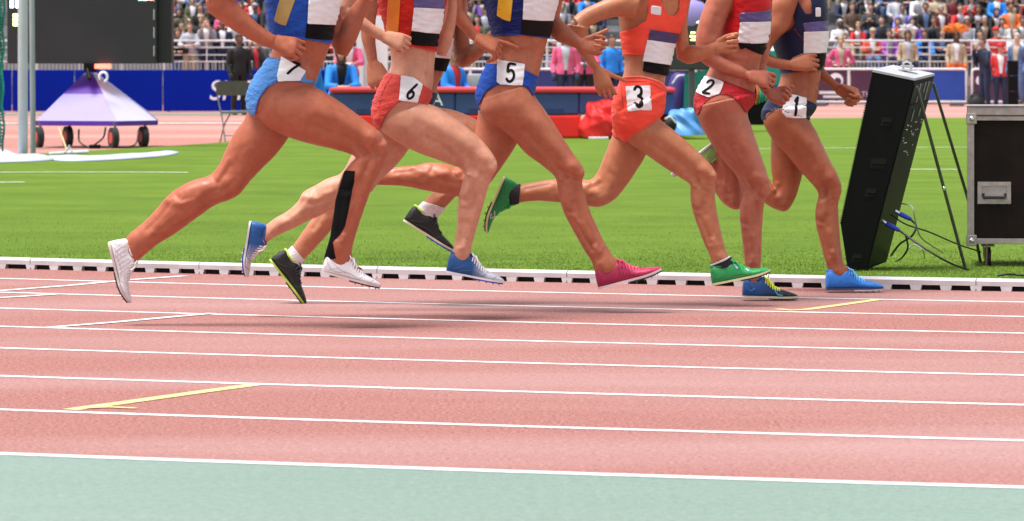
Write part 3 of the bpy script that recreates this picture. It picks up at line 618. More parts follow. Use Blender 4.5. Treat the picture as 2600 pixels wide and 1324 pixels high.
r.hem('waistband', TB, [(345, 302), (380, 298), (430, 308)], M('hem_mid_blue', (.03, .12, .42), .6, 0), 1.2, .0075, 1.1)
wh = shoe_mat('shoe_white', (.76, .73, .74), rough=.45); m_lw = M('lace_white', (.78, .76, .76), .6, .05); m_blk = M('sole_black', (.02, .02, .022), .4, .1); m_pk = M('sole_pale_pink', (.62, .50, .47), .5, .1); m_gr = M('mesh_grey', (.50, .49, .50), .6, .15, 60)
shoe(r, (817, 694), (966, 733), NEAR, wh, m_pk, m_blk, m_lw, bend=.0, tone=(.8, .78, .8), label='white spiked shoe on the front foot', hscale=1.15, stripes=[([(.05, .5), (.15, .25), (.3, .2)], .002, m_gr), ([(.1, .7), (.25, .4), (.45, .3)], .002, m_gr)])
shoe(r, (274, 617), (312, 774), FAR, wh, m_pk, m_blk, m_lw, bend=.25, tone=(.8, .78, .8), label='white spiked shoe on the rear foot, toes down', hscale=1.12, stripes=[([(.1+.07*i, .75), (.12+.07*i, .45), (.16+.07*i, .2)], .0016, m_gr) for i in range(6)])

# ------------------------------------------------ number 6
D6 = 16.45
r = r6 = Runner(D6, 'runner number 6 with pale skin in orange red briefs and red top with orange stripe', skin_mat('skin_light', (.58, .27, .17)),
  arm(TCc, [((290, -200), (200, -220)), ((200, -80), (110, -120)), ((110, 10), (20, -40)), ((70, 50), (-10, 20))],
      [((60, 20), (-15, 30)), ((90, 45), (30, 92)), ((150, 88), (118, 148)), ((205, 130), (178, 183)), ((262, 165), (242, 213))], -.13, -.2, -.19)
  + arm(TCc, [((570, -200), (480, -200)), ((575, -50), (500, -50)), ((575, 100), (510, 100)), ((575, 240), (514, 240))],
      [((565, 288), (516, 280)), ((588, 235), (513, 225)), ((607, 160), (532, 150)), ((619, 80), (560, 75)), ((622, 0), (572, 0)), ((630, -80), (585, -80)), ((636, -120), (596, -120))], .12, .15, .13),
  [(TCc, [((575, -160), (215, -150)), ((572, -60), (212, -60)), ((560, 20), (228, 30)), ((541, 110), (250, 110)), ((519, 200), (269, 200)), ((509, 290), (284, 280)), ((504, 360), (280, 350)), ((494, 450), (238, 420)), ((472, 530), (200, 510)), ((400, 590), (190, 580)), ((330, 640), (206, 640))], dict(depth=TD, ex=2.3)),
   (TCc, [((300, 508), (200, 610)), ((400, 512), (258, 682)), ((500, 536), (348, 743)), ((600, 596), (450, 787)), ((690, 661), (550, 823)), ((766, 734), (632, 853)), ((816, 808), (658, 882)), ((820, 842), (658, 900)), ((808, 875), (652, 912)), ((782, 945), (640, 960)), ((763, 1010), (628, 1010)), ((742, 1085), (624, 1090)), ((718, 1170), (618, 1170)), ((698, 1245), (606, 1245)), ((691, 1300), (594, 1298)), ((700, 1345), (590, 1340)), ((740, 1380), (600, 1380))], dict(dy=(NEAR, NEAR), kd=.92, kd1=.85)),
   (TCc, [((410, 690), (230, 600)), ((385, 745), (190, 680)), ((322, 830), (120, 740)), ((250, 900), (80, 800)), ((200, 955), (55, 850)), ((150, 1000), (40, 870)), ((80, 1035), (20, 888)), ((0, 1062), (-35, 907)), ((-60, 1090), (-100, 943)), ((-130, 1120), (-160, 976)), ((-192, 1152), (-186, 1022)), ((-260, 1182), (-240, 1072)), ((-318, 1214), (-302, 1108)), ((-350, 1242), (-338, 1135)), ((-385, 1300), (-385, 1170))], dict(dy=(.06, FAR), kd=.92, kd1=.85))])
r.head(1060, -95, (.16, .09, .04))
hand(r.all, c3(TCc, 250, 190, D6-.19), dirp(1, .28, .05), np.array([-.1, -.9, .4]), [(24, 66, 40), (32, 78, 45), (38, 82, 45), (42, 80, 45)], (14, 12, 8), .95, side=-1)
hand(r.all, c3(TCc, 616, -115, D6+.13), dirp(.2, -1, 0), np.array([0, 1, 0]), fist, (35, 20, 20), .95, side=1)
r.strokes = [(TCc, [(570, 770), (620, 815), (660, 860)], 18, -.007), (TCc, [(600, 760), (660, 820), (690, 860)], 22, .005), (TCc, [(745, 790), (785, 815), (800, 850)], 34, .006), (TCc, [(700, 860), (720, 900), (715, 960)], 24, .003), (TCc, [(690, 900), (670, 1000), (650, 1100)], 26, .004), (TCc, [(740, 920), (715, 1060), (680, 1200)], 16, .003), (TCc, [(640, 1262), (652, 1288)], 24, .006), (TCc, [(475, 250), (470, 370)], 14, -.004, .1), (TCc, [(472, 376), (476, 398)], 8, -.008, .15), (TCc, [(420, 560), (560, 640), (660, 720)], 60, .006), (TCc, [(430, 640), (560, 740)], 40, -.003), (TCc, [(-165, 1000), (-90, 1010), (-20, 980)], 18, .004)]
for (tl, sc_, kw), kn, nr in zip(r.legs, (7, 5), (True, False)): r.leg(tl, sc_, kn, nr)
r.finish(); r._late()
b6 = fabric('briefs_orange_red', (.62, .065, .05)); t6 = fabric('top_red', (.52, .02, .012), bs=40)
r.shell('briefs', TCc, [(270, 372), (340, 386), (400, 398), (440, 428), (495, 462), (490, 500), (470, 540), (440, 530), (415, 522), (332, 516), (292, 546), (256, 592), (230, 658), (205, 668), (170, 600), (180, 480), (240, 390)], b6, .005, wav=.001)
r.number(TCc, [(339, 388), (400, 397), (441, 430), (432, 465), (415, 521), (326, 513)], '6', (390, 466), 76, 34, 11, .22, 12)
r.shell('top', TCc, [(180, -260), (180, 190), (272, 205), (375, 232), (515, 264), (640, 270), (640, -260)], t6, .006, wav=.001)
r.shell('stripe', TCc, [(290, -100), (350, -100), (335, 0), (326, 168), (270, 160), (275, 20)], M('stripe_orange', (.75, .22, .02), .5, .12), .0085, near=1.1)
r.shell('bib_band', TCc, [(398, -80), (548, -80), (546, 42), (402, 36)], m_bibpurple, .0105, near=1.1, wav=.001)
r.shell('chest_bib', TCc, [(402, 37), (546, 44), (530, 171), (460, 165), (390, 155)], m_paper, .0105, near=1.1, wav=.0015)
r.shell('bib_band', TCc, [(389, 157), (460, 166), (529, 172), (514, 236), (440, 232), (378, 222)], m_bibblack, .0105, near=1.1, wav=.0015)
r.hem('top_hem', TCc, [(272, 202), (375, 229), (515, 260)], M('hem_red', (.6, .03, .015), .6, 0), 2.2)
r.hem('leg_hem', TCc, [(415, 520), (332, 514), (294, 544), (258, 590), (233, 652)], M('hem_deep_red', (.40, .03, .025), .6, 0), 1.4, .0075, 1.06)
r.hem('side_seam', TCc, [(300, 385), (262, 440), (235, 520), (232, 600)], M('hem_deep_red', (.40, .03, .025), .6, 0), .7, .0065, 1.06)
f6 = shoe_mat('shoe_blue_to_white', (.008, .075, .25), (.58, .58, .62), (.42, .74), (hat(1133, 692, D6), hat(1279, 722, D6))); f6b = shoe_mat('shoe_blue_to_white_rear', (.012, .10, .35), (.62, .58, .60), (.40, .8), (hat(635, 560, D6), hat(608, 702, D6)))
m_bp = M('plate_blue', (.02, .06, .45), .35, .1); m_wp = M('sole_white', (.7, .68, .7), .45, .08)
shoe(r, (1133, 694), (1279, 722), NEAR, f6, m_wp, m_bp, m_lw, tone=(.1, .2, .45), label='blue to white faded spiked shoe on the front foot', hscale=1.2)
shoe(r, (632, 563), (610, 702), FAR, f6b, m_wp, m_bp, m_lw, bend=.28, tone=(.1, .2, .45), label='blue to white faded spiked shoe on the rear foot', hscale=1.1)

# ------------------------------------------------ the hidden runner behind number 6
D4 = 17.4
r = r4 = Runner(D4, 'runner mostly hidden behind number 6, black shoes and short white socks', skin_mat('skin_medium_a', (.46, .178, .095)),
  arm(TCc, [((570, -190), (540, -90)), ((400, -120), (390, -20)), ((250, -60), (225, 40)), ((190, -30), (130, 40))],
      [((230, -10), (118, 15)), ((218, 50), (122, 60)), ((206, 120), (128, 120)), ((206, 200), (136, 200)), ((213, 270), (156, 270)), ((220, 322), (166, 326))], -.15, -.22, -.2)
  + arm(TCc, [((670, -100), (590, -100)), ((672, 50), (600, 50)), ((678, 160), (600, 200)), ((690, 250), (605, 300))],
      [((640, 240), (605, 320)), ((690, 225), (655, 345)), ((742, 204), (742, 292)), ((792, 155), (802, 212)), ((850, 110), (862, 160))], .14, .17, .1),
  [(TCc, [((640, -160), (400, -150)), ((640, -60), (350, -60)), ((620, 50), (362, 50)), ((602, 150), (375, 140)), ((592, 220), (380, 210)), ((580, 290), (380, 280)), ((555, 365), (370, 360)), ((524, 430), (340, 430)), ((514, 490), (310, 490)), ((480, 550), (300, 550)), ((430, 600), (325, 610))], dict(depth=TD, ex=2.3)),
   (TCc, [((430, 490), (345, 620)), ((520, 541), (430, 690)), ((620, 565), (540, 735)), ((720, 610), (650, 790)), ((800, 680), (730, 840)), ((855, 765), (765, 880)), ((850, 840), (725, 880)), ((770, 925), (650, 890)), ((695, 965), (570, 935)), ((622, 995), (490, 982)), ((576, 1040), (450, 1028)), ((542, 1075), (425, 1052)), ((510, 1120), (385, 1090))], dict(dy=(NEAR, NEAR), kd=.92, kd1=.85)),
   (TCc, [((520, 620), (340, 520)), ((400, 700), (250, 600)), ((320, 790), (180, 690)), ((240, 870), (110, 780)), ((170, 960), (60, 850)), ((110, 1015), (15, 900)), ((70, 1055), (-35, 1000)), ((20, 1120), (-90, 1080)), ((-40, 1195), (-140, 1145)), ((-100, 1262), (-185, 1210)), ((-168, 1335), (-226, 1265)), ((-200, 1380), (-290, 1320))], dict(dy=(.06, FAR), kd=.92, kd1=.85))])
r.head(1120, -95, (.03, .02, .015))
hand(r.all, c3(TCc, 193, 322, D4-.2), dirp(.25, 1, -.15), np.array([-.25, -1, -.1]), [(62, 70, 30), (66, 74, 30), (66, 74, 30), (62, 70, 30)], (18, 22, 20), 1.12, side=-1)
hand(r.all, c3(TCc, 850, 135, D4+.1), dirp(1, -.5, 0), np.array([0, 1, 0]), fist, (35, 20, 20), 1.0, side=1)
for (tl, sc_, kw), kn, nr in zip(r.legs, (5, 5), (True, False)): r.leg(tl, sc_, kn, nr)
r.finish(); r._late()
m_nvy = fabric('briefs_navy', (.012, .03, .14)); 
r.shell('briefs', TCc, [(460, 462), (520, 475), (500, 530), (470, 545), (420, 545), (370, 570), (335, 620), (290, 580), (300, 460)], m_nvy, .005)
r.shell('top', TCc, [(330, -260), (330, 260), (460, 300), (580, 330), (700, 330), (700, -260)], M('top_black', (.02, .02, .025), .5, .2), .006)
r.shell('chest_bib', TCc, [(470, 180), (606, 195), (592, 298), (470, 290)], m_paper, .0105, near=1.12)
r.shell('bib_band', TCc, [(470, 291), (590, 299), (572, 362), (470, 356)], m_bibblack, .0105, near=1.12)
blk = shoe_mat('shoe_black', (.008, .0085, .009), rough=.55); m_lime = M('shoe_lime', (.45, .62, .08), .5, .1); m_crm = M('sole_cream', (.62, .60, .42), .5, .1); m_lb = M('lace_black', (.03, .03, .03), .6, .1)
shoe(r, (684, 662), (775, 777), FAR, blk, m_lime, m_blk, m_lb, bend=-.1, tone=(.1, .1, .1), label='black spiked shoe with lime heel pushing off', hscale=1.12, accent=m_lime)
shoe(r, (1024, 563), (1150, 642), NEAR, blk, m_crm, m_bp, m_lb, tone=(.1, .1, .1), label='black spiked shoe with cream midsole, lifted', hscale=1.12, accent=m_lime)
sk = M('sock_white', (.72, .70, .70), .8, .1, 40, bump=.4, bscale=90)
r.shell('sock', TCc, [(430, 1020), (560, 1055), (560, 1120), (380, 1110), (400, 1050)], sk, .004, src='b')
r.shell('sock', TA, [(985, 850), (1045, 920), (1040, 990), (940, 990), (920, 890)], sk, .004, src='b')

# ------------------------------------------------ number 5
D5 = 16.9
r = r5 = Runner(D5, 'runner number 5 in royal blue briefs and navy top with yellow stripe, pink shoes', skin_mat('skin_tan', (.44, .142, .073)),
  arm(TE, [((290, -260), (170, -300)), ((160, -160), (60, -210)), ((50, -60), (-50, -110)), ((30, -10), (-40, -20))],
      [((45, -30), (-30, 10)), ((55, 50), (6, 108)), ((95, 115), (54, 163)), ((135, 180), (104, 211))], -.15, -.2, -.18)
  + arm(TE, [((590, -200), (480, -200)), ((575, -60), (490, -60)), ((550, 40), (490, 50)), ((535, 130), (480, 150))],
      [((520, 60), (478, 160)), ((560, 110), (525, 208)), ((606, 155), (588, 232)), ((658, 198), (650, 260))], .1, .13, .05),
  [(TE, [((570, -160), (150, -160)), ((556, -60), (146, -60)), ((526, 30), (167, 30)), ((506, 110), (187, 110)), ((484, 190), (205, 190)), ((466, 260), (203, 255)), ((452, 320), (178, 320)), ((431, 400), (140, 400)), ((402, 480), (118, 490)), ((330, 550), (134, 545)), ((270, 590), (165, 585))], dict(depth=TD, ex=2.3)),
   (TE, [((380, 430), (142, 510)), ((420, 495), (146, 580)), ((470, 565), (228, 648)), ((520, 640), (303, 706)), ((570, 718), (370, 780)), ((620, 794), (450, 838)), ((656, 850), (510, 890)), ((661, 885), (526, 922)), ((656, 930), (532, 960)), ((669, 985), (542, 1010)), ((691, 1060), (560, 1075)), ((721, 1130), (588, 1130)), ((753, 1200), (626, 1200)), ((790, 1265), (667, 1272)), ((828, 1318), (706, 1335)), ((870, 1350), (722, 1392)), ((920, 1390), (740, 1430))], dict(dy=(NEAR, NEAR), kd=.92, kd1=.85)),
   (TE, [((345, 690), (130, 560)), ((320, 740), (108, 680)), ((276, 810), (70, 750)), ((230, 875), (50, 800)), ((180, 940), (25, 845)), ((110, 995), (-5, 852)), ((40, 1002), (0, 846)), ((-60, 983), (-60, 829)), ((-150, 966), (-130, 827)), ((-230, 950), (-190, 840)), ((-300, 943), (-280, 849)), ((-340, 942), (-330, 858)), ((-390, 940), (-385, 868)), ((-430, 935), (-425, 865))], dict(dy=(.06, FAR), kd=.92, kd1=.85))])
r.head(1320, -100, (.04, .025, .015))
hand(r.all, c3(TE, 118, 196, D5-.18), dirp(1, .42, .05), np.array([.25, -.75, .75]), [(-8, 14, 8), (48, 52, 20), (56, 52, 20), (58, 50, 20)], (28, 30, 15), 1.1, side=-1)
hand(r.all, c3(TE, 652, 229, D5+.05), dirp(1, .12, -.1), np.array([-.1, 1, -.25]), [(55, 70, 40), (58, 74, 40), (60, 74, 40), (60, 70, 40)], (26, -4, -4), 1.02, side=1)
r.strokes = [(TE, [(600, 850), (640, 870)], 34, .006), (TE, [(560, 860), (600, 890), (650, 905)], 10, -.004), (TE, [(575, 905), (640, 920)], 10, -.003), (TE, [(560, 930), (545, 1000)], 14, -.003), (TE, [(640, 950), (690, 1100), (760, 1250)], 16, .003), (TE, [(600, 1000), (640, 1120), (700, 1250)], 22, -.003), (TE, [(755, 1340), (775, 1365)], 22, .006), (TE, [(390, 200), (400, 300), (380, 380)], 14, -.004, .1), (TE, [(300, 200), (330, 240), (400, 230), (450, 200)], 12, .004, .1), (TE, [(437, 300), (438, 308)], 8, .006, .2), (TE, [(330, 330), (400, 400)], 20, -.003), (TE, [(420, 600), (520, 740), (590, 830)], 50, .005), (TE, [(200, 560), (260, 540)], 60, .006), (TE, [(390, 660), (480, 780)], 36, -.003), (TCc, [(400, 850), (480, 900), (570, 880)], 20, .004), (TCc, [(600, 850), (640, 870), (650, 930)], 8, -.004)]
for (tl, sc_, kw), kn, nr in zip(r.legs, (7, 5), (True, False)): r.leg(tl, sc_, kn, nr)
r.finish(); r._late()
b5 = fabric('briefs_royal_blue', (.012, .07, .38)); t5 = fabric('top_navy', (.008, .018, .125), bs=40, stretch=(1, 1, 3), bump=.8, rough=.35)
r.shell('briefs', TE, [(165, 322), (230, 330), (350, 352), (435, 393), (425, 450), (405, 492), (382, 455), (350, 436), (225, 433), (166, 472), (138, 530), (122, 545), (90, 500), (120, 390)], b5, .005, wav=.0012)
r.number(TE, [(231, 307), (300, 318), (363, 328), (357, 380), (349, 439), (240, 433), (225, 420)], '5', (294, 374), 88, 40, 13, .06, 3)
r.shell('top', TE, [(100, -260), (100, 170), (205, 186), (350, 178), (488, 196), (640, 200), (640, -260)], t5, .006, wav=.0012)
r.shell('stripe', TE, [(238, -100), (312, -100), (305, 0), (294, 110), (260, 98), (229, 78), (235, 0)], M('stripe_yellow', (.78, .45, .03), .4, .12), .0085, near=1.1)
r.shell('chest_bib', TE, [(362, -100), (540, -100), (528, 0), (500, 105), (430, 103), (354, 98)], m_paper, .0105, near=1.1, wav=.001)
r.shell('bib_band', TE, [(351, 100), (430, 104), (499, 106), (489, 186), (420, 180), (345, 173)], M('bib_brownblack', (.012, .008, .0075), .6, .1, spec=.1), .0105, near=1.1, wav=.0006)
r.hem('top_hem', TE, [(205, 182), (350, 174), (488, 192)], M('hem_blue', (.012, .03, .2), .5, 0), 2.0)
r.hem('leg_hem', TE, [(405, 486), (382, 452), (350, 434), (226, 431), (168, 470), (141, 526)], M('hem_deep_blue', (.008, .04, .24), .6, 0), 1.4, .0075, 1.06)
pk = shoe_mat('shoe_pink', (.34, .010, .055), (.55, .026, .10), (.2, .9), (hat(1530, 740, D5), hat(1683, 690, D5))); m_pl = M('lace_pink', (.7, .08, .18), .6, .1); m_ps = M('sole_white_pink', (.68, .55, .56), .5, .1)
m_bl2 = M('overlay_dark', (.05, .01, .03), .5, .1)
shoe(r, (1522, 736), (1683, 694), NEAR, pk, m_ps, m_blk, m_pl, bend=.1, tone=(.3, .01, .06), label='bright pink spiked shoe on the front foot', hscale=1.1, accent=M('collar_dark', (.05, .04, .05), .7, .1), stripes=[([(.36+.05*i, .72), (.36+.05*i, .35)], .0016, m_bl2) for i in range(5)])
shoe(r, (917, 420), (872, 545), FAR, pk, m_ps, m_blk, m_pl, tone=(.3, .01, .06), label='bright pink spiked shoe on the rear foot')

# ------------------------------------------------ number 3
D3 = 17.35
r = r3 = Runner(D3, 'runner number 3 in coral shorts and coral crop top with green shoes', skin_mat('skin_medium', (.47, .178, .088)),
  arm(TF, [((470, -70), (420, 100)), ((360, -45), (345, 85)), ((250, 8), (260, 104)), ((165, 48), (196, 135)), ((110, 90), (165, 170))],
      [((190, 145), (80, 122)), ((186, 160), (84, 150)), ((190, 200), (103, 200)), ((200, 245), (127, 255)), ((222, 300), (166, 306)), ((258, 345), (216, 363))], -.14, -.2, -.17)
  + arm(TF, [((730, -150), (650, -150)), ((712, -20), (640, 0)), ((692, 100), (640, 110)), ((696, 190), (632, 220)), ((700, 270), (636, 295))],
      [((680, 240), (634, 300)), ((716, 229), (700, 327)), ((770, 236), (772, 303)), ((830, 216), (846, 264))], .1, .12, .03),
  [(TF, [((690, -150), (380, -140)), ((700, -60), (335, -50)), ((690, 20), (330, 40)), ((668, 120), (345, 120)), ((626, 210), (357, 200)), ((605, 290), (368, 280)), ((586, 360), (370, 350)), ((575, 430), (350, 430)), ((574, 500), (318, 510)), ((558, 580), (312, 600)), ((480, 650), (328, 660)), ((420, 692), (350, 695))], dict(depth=[.12, .16, .16, .145, .13, .12, .122, .145, .16, .155, .12, .08], ex=2.3)),
   (TF, [((575, 470), (312, 590)), ((560, 560), (325, 665)), ((552, 604), (385, 722)), ((622, 663), (480, 786)), ((702, 733), (565, 846)), ((772, 799), (640, 894)), ((821, 855), (700, 936)), ((833, 900), (706, 960)), ((829, 960), (706, 985)), ((832, 1020), (710, 1035)), ((842, 1085), (722, 1090)), ((856, 1155), (745, 1155)), ((873, 1230), (775, 1235)), ((897, 1297), (806, 1306)), ((930, 1330), (815, 1350)), ((960, 1370), (822, 1395))], dict(dy=(NEAR, NEAR), kd=.92, kd1=.85)),
   (TF, [((500, 700), (330, 620)), ((478, 790), (304, 700)), ((431, 870), (265, 800)), ((376, 950), (228, 885)), ((318, 1015), (196, 914)), ((250, 1050), (165, 913)), ((175, 1046), (110, 910)), ((90, 1035), (60, 908)), ((20, 1027), (0, 912)), ((-60, 1021), (-60, 920)), ((-130, 1025), (-125, 933)), ((-175, 1034), (-160, 940)), ((-215, 1045), (-195, 930)), ((-260, 1020), (-230, 915))], dict(dy=(.06, FAR), kd=.92, kd1=.85))])
r.head(1665, -95, (.22, .13, .06))
hand(r.all, c3(TF, 238, 356, D3-.17), dirp(.35, 1, -.05), np.array([-.15, -1, .1]), [(18, 45, 25), (22, 48, 25), (26, 50, 25), (30, 48, 25)], (42, -10, 5), .98, side=-1, spread=3)
hand(r.all, c3(TF, 838, 240, D3+.03), dirp(1, -.15, -.15), np.array([-.1, 1, -.1]), fist, (22, 25, 20), .98, side=1)
r.strokes = [(TF, [(770, 870), (805, 900)], 34, .006), (TF, [(730, 880), (780, 910), (825, 920)], 12, -.004), (TF, [(745, 960), (760, 1060), (800, 1200)], 20, -.003), (TF, [(820, 980), (835, 1100), (870, 1240)], 14, .003), (TF, [(855, 1300), (868, 1315)], 20, .005), (TF, [(545, 390), (550, 450)], 12, -.004, .15), (TF, [(380, 180), (420, 130), (470, 80)], 40, -.006, .1), (TF, [(600, 690), (720, 800)], 50, .005), (TF, [(560, 730), (660, 820)], 30, -.003), (TF, [(190, 950), (230, 1000), (300, 1000)], 22, .004)]
for (tl, sc_, kw), kn, nr in zip(r.legs, (7, 5), (True, False)): r.leg(tl, sc_, kn, nr)
r.finish(); r._late()
cr3 = fabric('coral', (.95, .085, .05), bs=30, bump=.25)
r.shell('shorts', TF, [(350, 396), (400, 392), (450, 390), (540, 413), (582, 452), (575, 530), (556, 592), (538, 606), (480, 640), (425, 675), (380, 715), (330, 700), (285, 620), (295, 500), (330, 430)], cr3, .0075, wav=.0009)
m_seam = M('coral_seam', (.55, .04, .03), .6, 0)
for ln in ([(360, 400), (365, 480), (375, 560), (400, 610), (435, 660)], [(350, 420), (420, 418), (500, 425), (572, 470)]):
    r.shell('seam', TF, None, m_seam, .0095, near=1.06, thick=.001, extra=lambda V, q, ln=ln: 1.0-lined(q, cr(np.array(T2(TF, ln)), 5)))
r.number(TF, [(385, 444), (440, 440), (498, 438), (503, 560), (450, 558), (392, 567)], '3', (444, 494), 96, 40, 13, 0, -2, off=.0115)
r.shell('crop_top', TF, [(345, 168), (420, 143), (480, 106), (492, 60), (495, -100), (555, -100), (560, 20), (588, 75), (622, 80), (645, 50), (650, -100), (720, -100), (720, 170), (650, 200), (620, 330), (540, 300), (465, 282), (340, 279)], cr3, .006, wav=.0005)
r.shell('top_patch', TF, [(505, 28), (557, 35), (555, 78), (505, 70)], m_paper, .0085, near=1.1)
r.shell('bib_band', TF, [(502, 150), (656, 172), (641, 223), (491, 201)], m_bibnavy, .0105, near=1.12, wav=.0008)
r.shell('chest_bib', TF, [(487, 201), (641, 223), (610, 330), (540, 322), (464, 311)], m_paper, .0115, near=1.12, wav=.0015)
r.shell('bib_band', TF, [(472, 313), (540, 323), (606, 331), (596, 388), (530, 380), (464, 366)], m_bibblack, .012, near=1.12, wav=.0015)
r.hem('top_hem', TF, [(368, 275), (465, 279), (540, 297), (618, 325)], M('hem_coral', (.78, .08, .045), .6, 0), 1.8)
r.hem('leg_hem', TF, [(520, 615), (480, 637), (425, 672), (390, 704)], M('hem_coral', (.78, .08, .045), .6, 0), 2.0, .0105, .98)
r.hem('waistband', TF, [(360, 400), (450, 394), (540, 417), (576, 452)], M('hem_coral_light', (.88, .2, .13), .6, 0), 2.0, .0105, 1.12)
gn = shoe_mat('shoe_green', (.015, .26, .065), (.02, .36, .09), (.1, .9), (hat(1815, 725, D3), hat(1956, 690, D3))); m_yg = M('sole_pale_yellow', (.66, .62, .34), .5, .1); m_pt = M('patch_pale_blue', (.4, .62, .72), .5, .05)
shoe(r, (1811, 726), (1958, 696), NEAR, gn, m_yg, m_blk, M('lace_green', (.03, .4, .1), .6, .1), bend=.1, tone=(.02, .25, .07), label='green spiked shoe over a black sock, front foot', hscale=1.05, stripes=[([(.42, .85), (.45, .7)], .0055, m_pt), ([(.6, .85), (.63, .7)], .006, m_pt)])
shoe(r, (1276, 449), (1218, 584), FAR, gn, m_yg, m_blk, M('lace_green', (.03, .4, .1), .6, .1), bend=.3, tone=(.02, .25, .07), label='green spiked shoe kicked up behind', hscale=1.0, stripes=[([(.6, .5), (.68, .8), (.74, .45), (.66, .3)], .0018, m_lw)])
so = M('sock_black', (.018, .018, .022), .8, .2, 40, bump=.4, bscale=90)
r.shell('sock', TG, [(412, 942), (502, 902), (545, 960), (480, 1010), (400, 1010)], so, .004, src='b')
r.shell('sock', TE, [(288, 960), (344, 935), (334, 1035), (280, 1050)], so, .004, src='b')
r.shell('sock_trim', TG, [(412, 944), (500, 903), (504, 910), (414, 952)], sk, .0075, src='b')

# ------------------------------------------------ number 2
D2_ = 17.78
r = r2 = Runner(D2_, 'runner number 2 in red briefs and red top, blue shoe with yellow laces', skin_mat('skin_ruddy', (.44, .142, .083)),
  arm(TH, [((340, -110), (220, -120)), ((335, -10), (188, 0)), ((292, 90), (155, 90)), ((264, 170), (134, 180)), ((250, 230), (134, 245)), ((230, 280), (145, 290))],
      [((235, 225), (133, 245)), ((240, 268), (162, 316)), ((300, 308), (250, 362)), ((360, 338), (330, 390)), ((408, 363), (400, 408))], -.1, -.13, -.13)
  + arm(TH, [((520, -100), (450, -100)), ((520, 50), (450, 50)), ((515, 180), (440, 180)), ((500, 320), (430, 320))],
      [((490, 310), (425, 340)), ((500, 420), (452, 440)), ((516, 466), (488, 490))], .12, .16, .12),
  [(TH, [((500, -140), (260, -140)), ((514, -40), (268, -30)), ((512, 60), (280, 60)), ((500, 150), (258, 150)), ((480, 240), (235, 240)), ((461, 320), (215, 310)), ((446, 390), (190, 375)), ((433, 460), (140, 460)), ((420, 530), (126, 545)), ((360, 590), (150, 600)), ((300, 640), (190, 640))], dict(depth=TD, ex=2.3)),
   (TH, [((420, 480), (140, 540)), ((396, 570), (148, 610)), ((418, 650), (188, 690)), ((441, 720), (230, 760)), ((466, 795), (280, 825)), ((489, 865), (335, 890)), ((504, 930), (365, 955)), ((503, 965), (370, 995)), ((489, 1010), (361, 1030)), ((477, 1060), (356, 1075)), ((472, 1120), (358, 1130)), ((469, 1190), (366, 1195)), ((467, 1260), (374, 1260)), ((465, 1320), (380, 1320)), ((462, 1390), (388, 1390)), ((480, 1440), (370, 1450)), ((520, 1475), (375, 1480))], dict(dy=(NEAR, NEAR), kd=.92, kd1=.85)),
   (TH, [((400, 640), (230, 620)), ((395, 760), (231, 735)), ((390, 860), (238, 825)), ((385, 950), (258, 905)), ((375, 1035), (268, 950)), ((335, 1067), (290, 940)), ((270, 1030), (300, 910)), ((222, 960), (268, 880)), ((188, 895), (250, 850)), ((160, 850), (232, 800)), ((130, 820), (220, 770))], dict(dy=(.06, FAR), kd=.92, kd1=.85))])
r.head(1895, -95, (.05, .03, .02))
hand(r.all, c3(TH, 404, 386, D2_-.13), dirp(1, .2, .05), np.array([-.1, -.9, .4]), [(18, 55, 35), (28, 70, 40), (34, 76, 42), (38, 76, 42)], (14, 10, 6), 1.0, side=-1)
hand(r.all, c3(TH, 502, 478, D2_+.12), dirp(1, .35, -.2), np.array([-.2, 1, -.5]), [(50, 60, 30), (52, 64, 30), (54, 64, 30), (56, 62, 30)], (30, 15, 10), .95, side=1)
r.strokes = [(TH, [(440, 900), (480, 920)], 30, .006), (TH, [(330, 760), (400, 880), (440, 900)], 20, .005), (TH, [(360, 920), (380, 960), (370, 1010)], 14, -.005), (TH, [(420, 950), (450, 1000), (470, 1010)], 12, -.004), (TH, [(390, 1000), (400, 1100), (410, 1200)], 22, .003), (TH, [(440, 1030), (450, 1150), (445, 1290)], 12, -.003), (TH, [(330, 620), (400, 760), (440, 860)], 40, .006), (TH, [(270, 600), (330, 780)], 50, -.003), (TH, [(215, 560), (250, 540)], 60, .007), (TH, [(400, 270), (390, 360), (370, 420)], 14, -.004, .1), (TH, [(330, 290), (400, 300), (450, 290)], 14, .003, .1), (TH, [(420, 1395), (430, 1410)], 18, .005), (TH, [(190, 100), (170, 200)], 50, .005), (TH, [(240, 90), (225, 170)], 20, -.004)]
for (tl, sc_, kw), kn, nr in zip(r.legs, (7, 5), (True, False)): r.leg(tl, sc_, kn, nr)
r.finish(); r._late()
b2 = fabric('briefs_red', (.42, .018, .025)); t2 = fabric('top_bright_red', (.52, .018, .02), bs=30, bump=.3)
r.shell('briefs', TH, [(175, 388), (275, 413), (350, 440), (436, 474), (432, 520), (386, 574), (355, 530), (320, 496), (275, 479), (230, 489), (180, 521), (145, 585), (128, 590), (100, 530), (130, 430)], b2, .005, wav=.0006)
r.number(TH, [(184, 391), (230, 402), (276, 420), (268, 450), (254, 481), (200, 498), (168, 484), (138, 468), (160, 430)], '2', (206, 446), 66, 34, 11, .3, 8)
r.shell('top', TH, [(262, 165), (290, 110), (325, 50), (340, -100), (520, -100), (520, 80), (508, 165), (470, 237), (345, 217), (255, 192)], t2, .006, wav=.0006)
r.shell('bib_band', TH, [(360, 66), (430, 62), (500, 50), (514, 90), (506, 109), (362, 113)], m_bibpurple, .0105, near=1.12, wav=.0015)
r.shell('chest_bib', TH, [(362, 112), (507, 108), (503, 165), (494, 216), (420, 220), (345, 216)], m_paper, .0115, near=1.12, wav=.002)
r.shell('bib_band', TH, [(348, 217), (420, 221), (492, 217), (478, 250), (465, 277), (430, 265), (385, 242), (360, 250)], m_bibblack, .012, near=1.12, wav=.003)
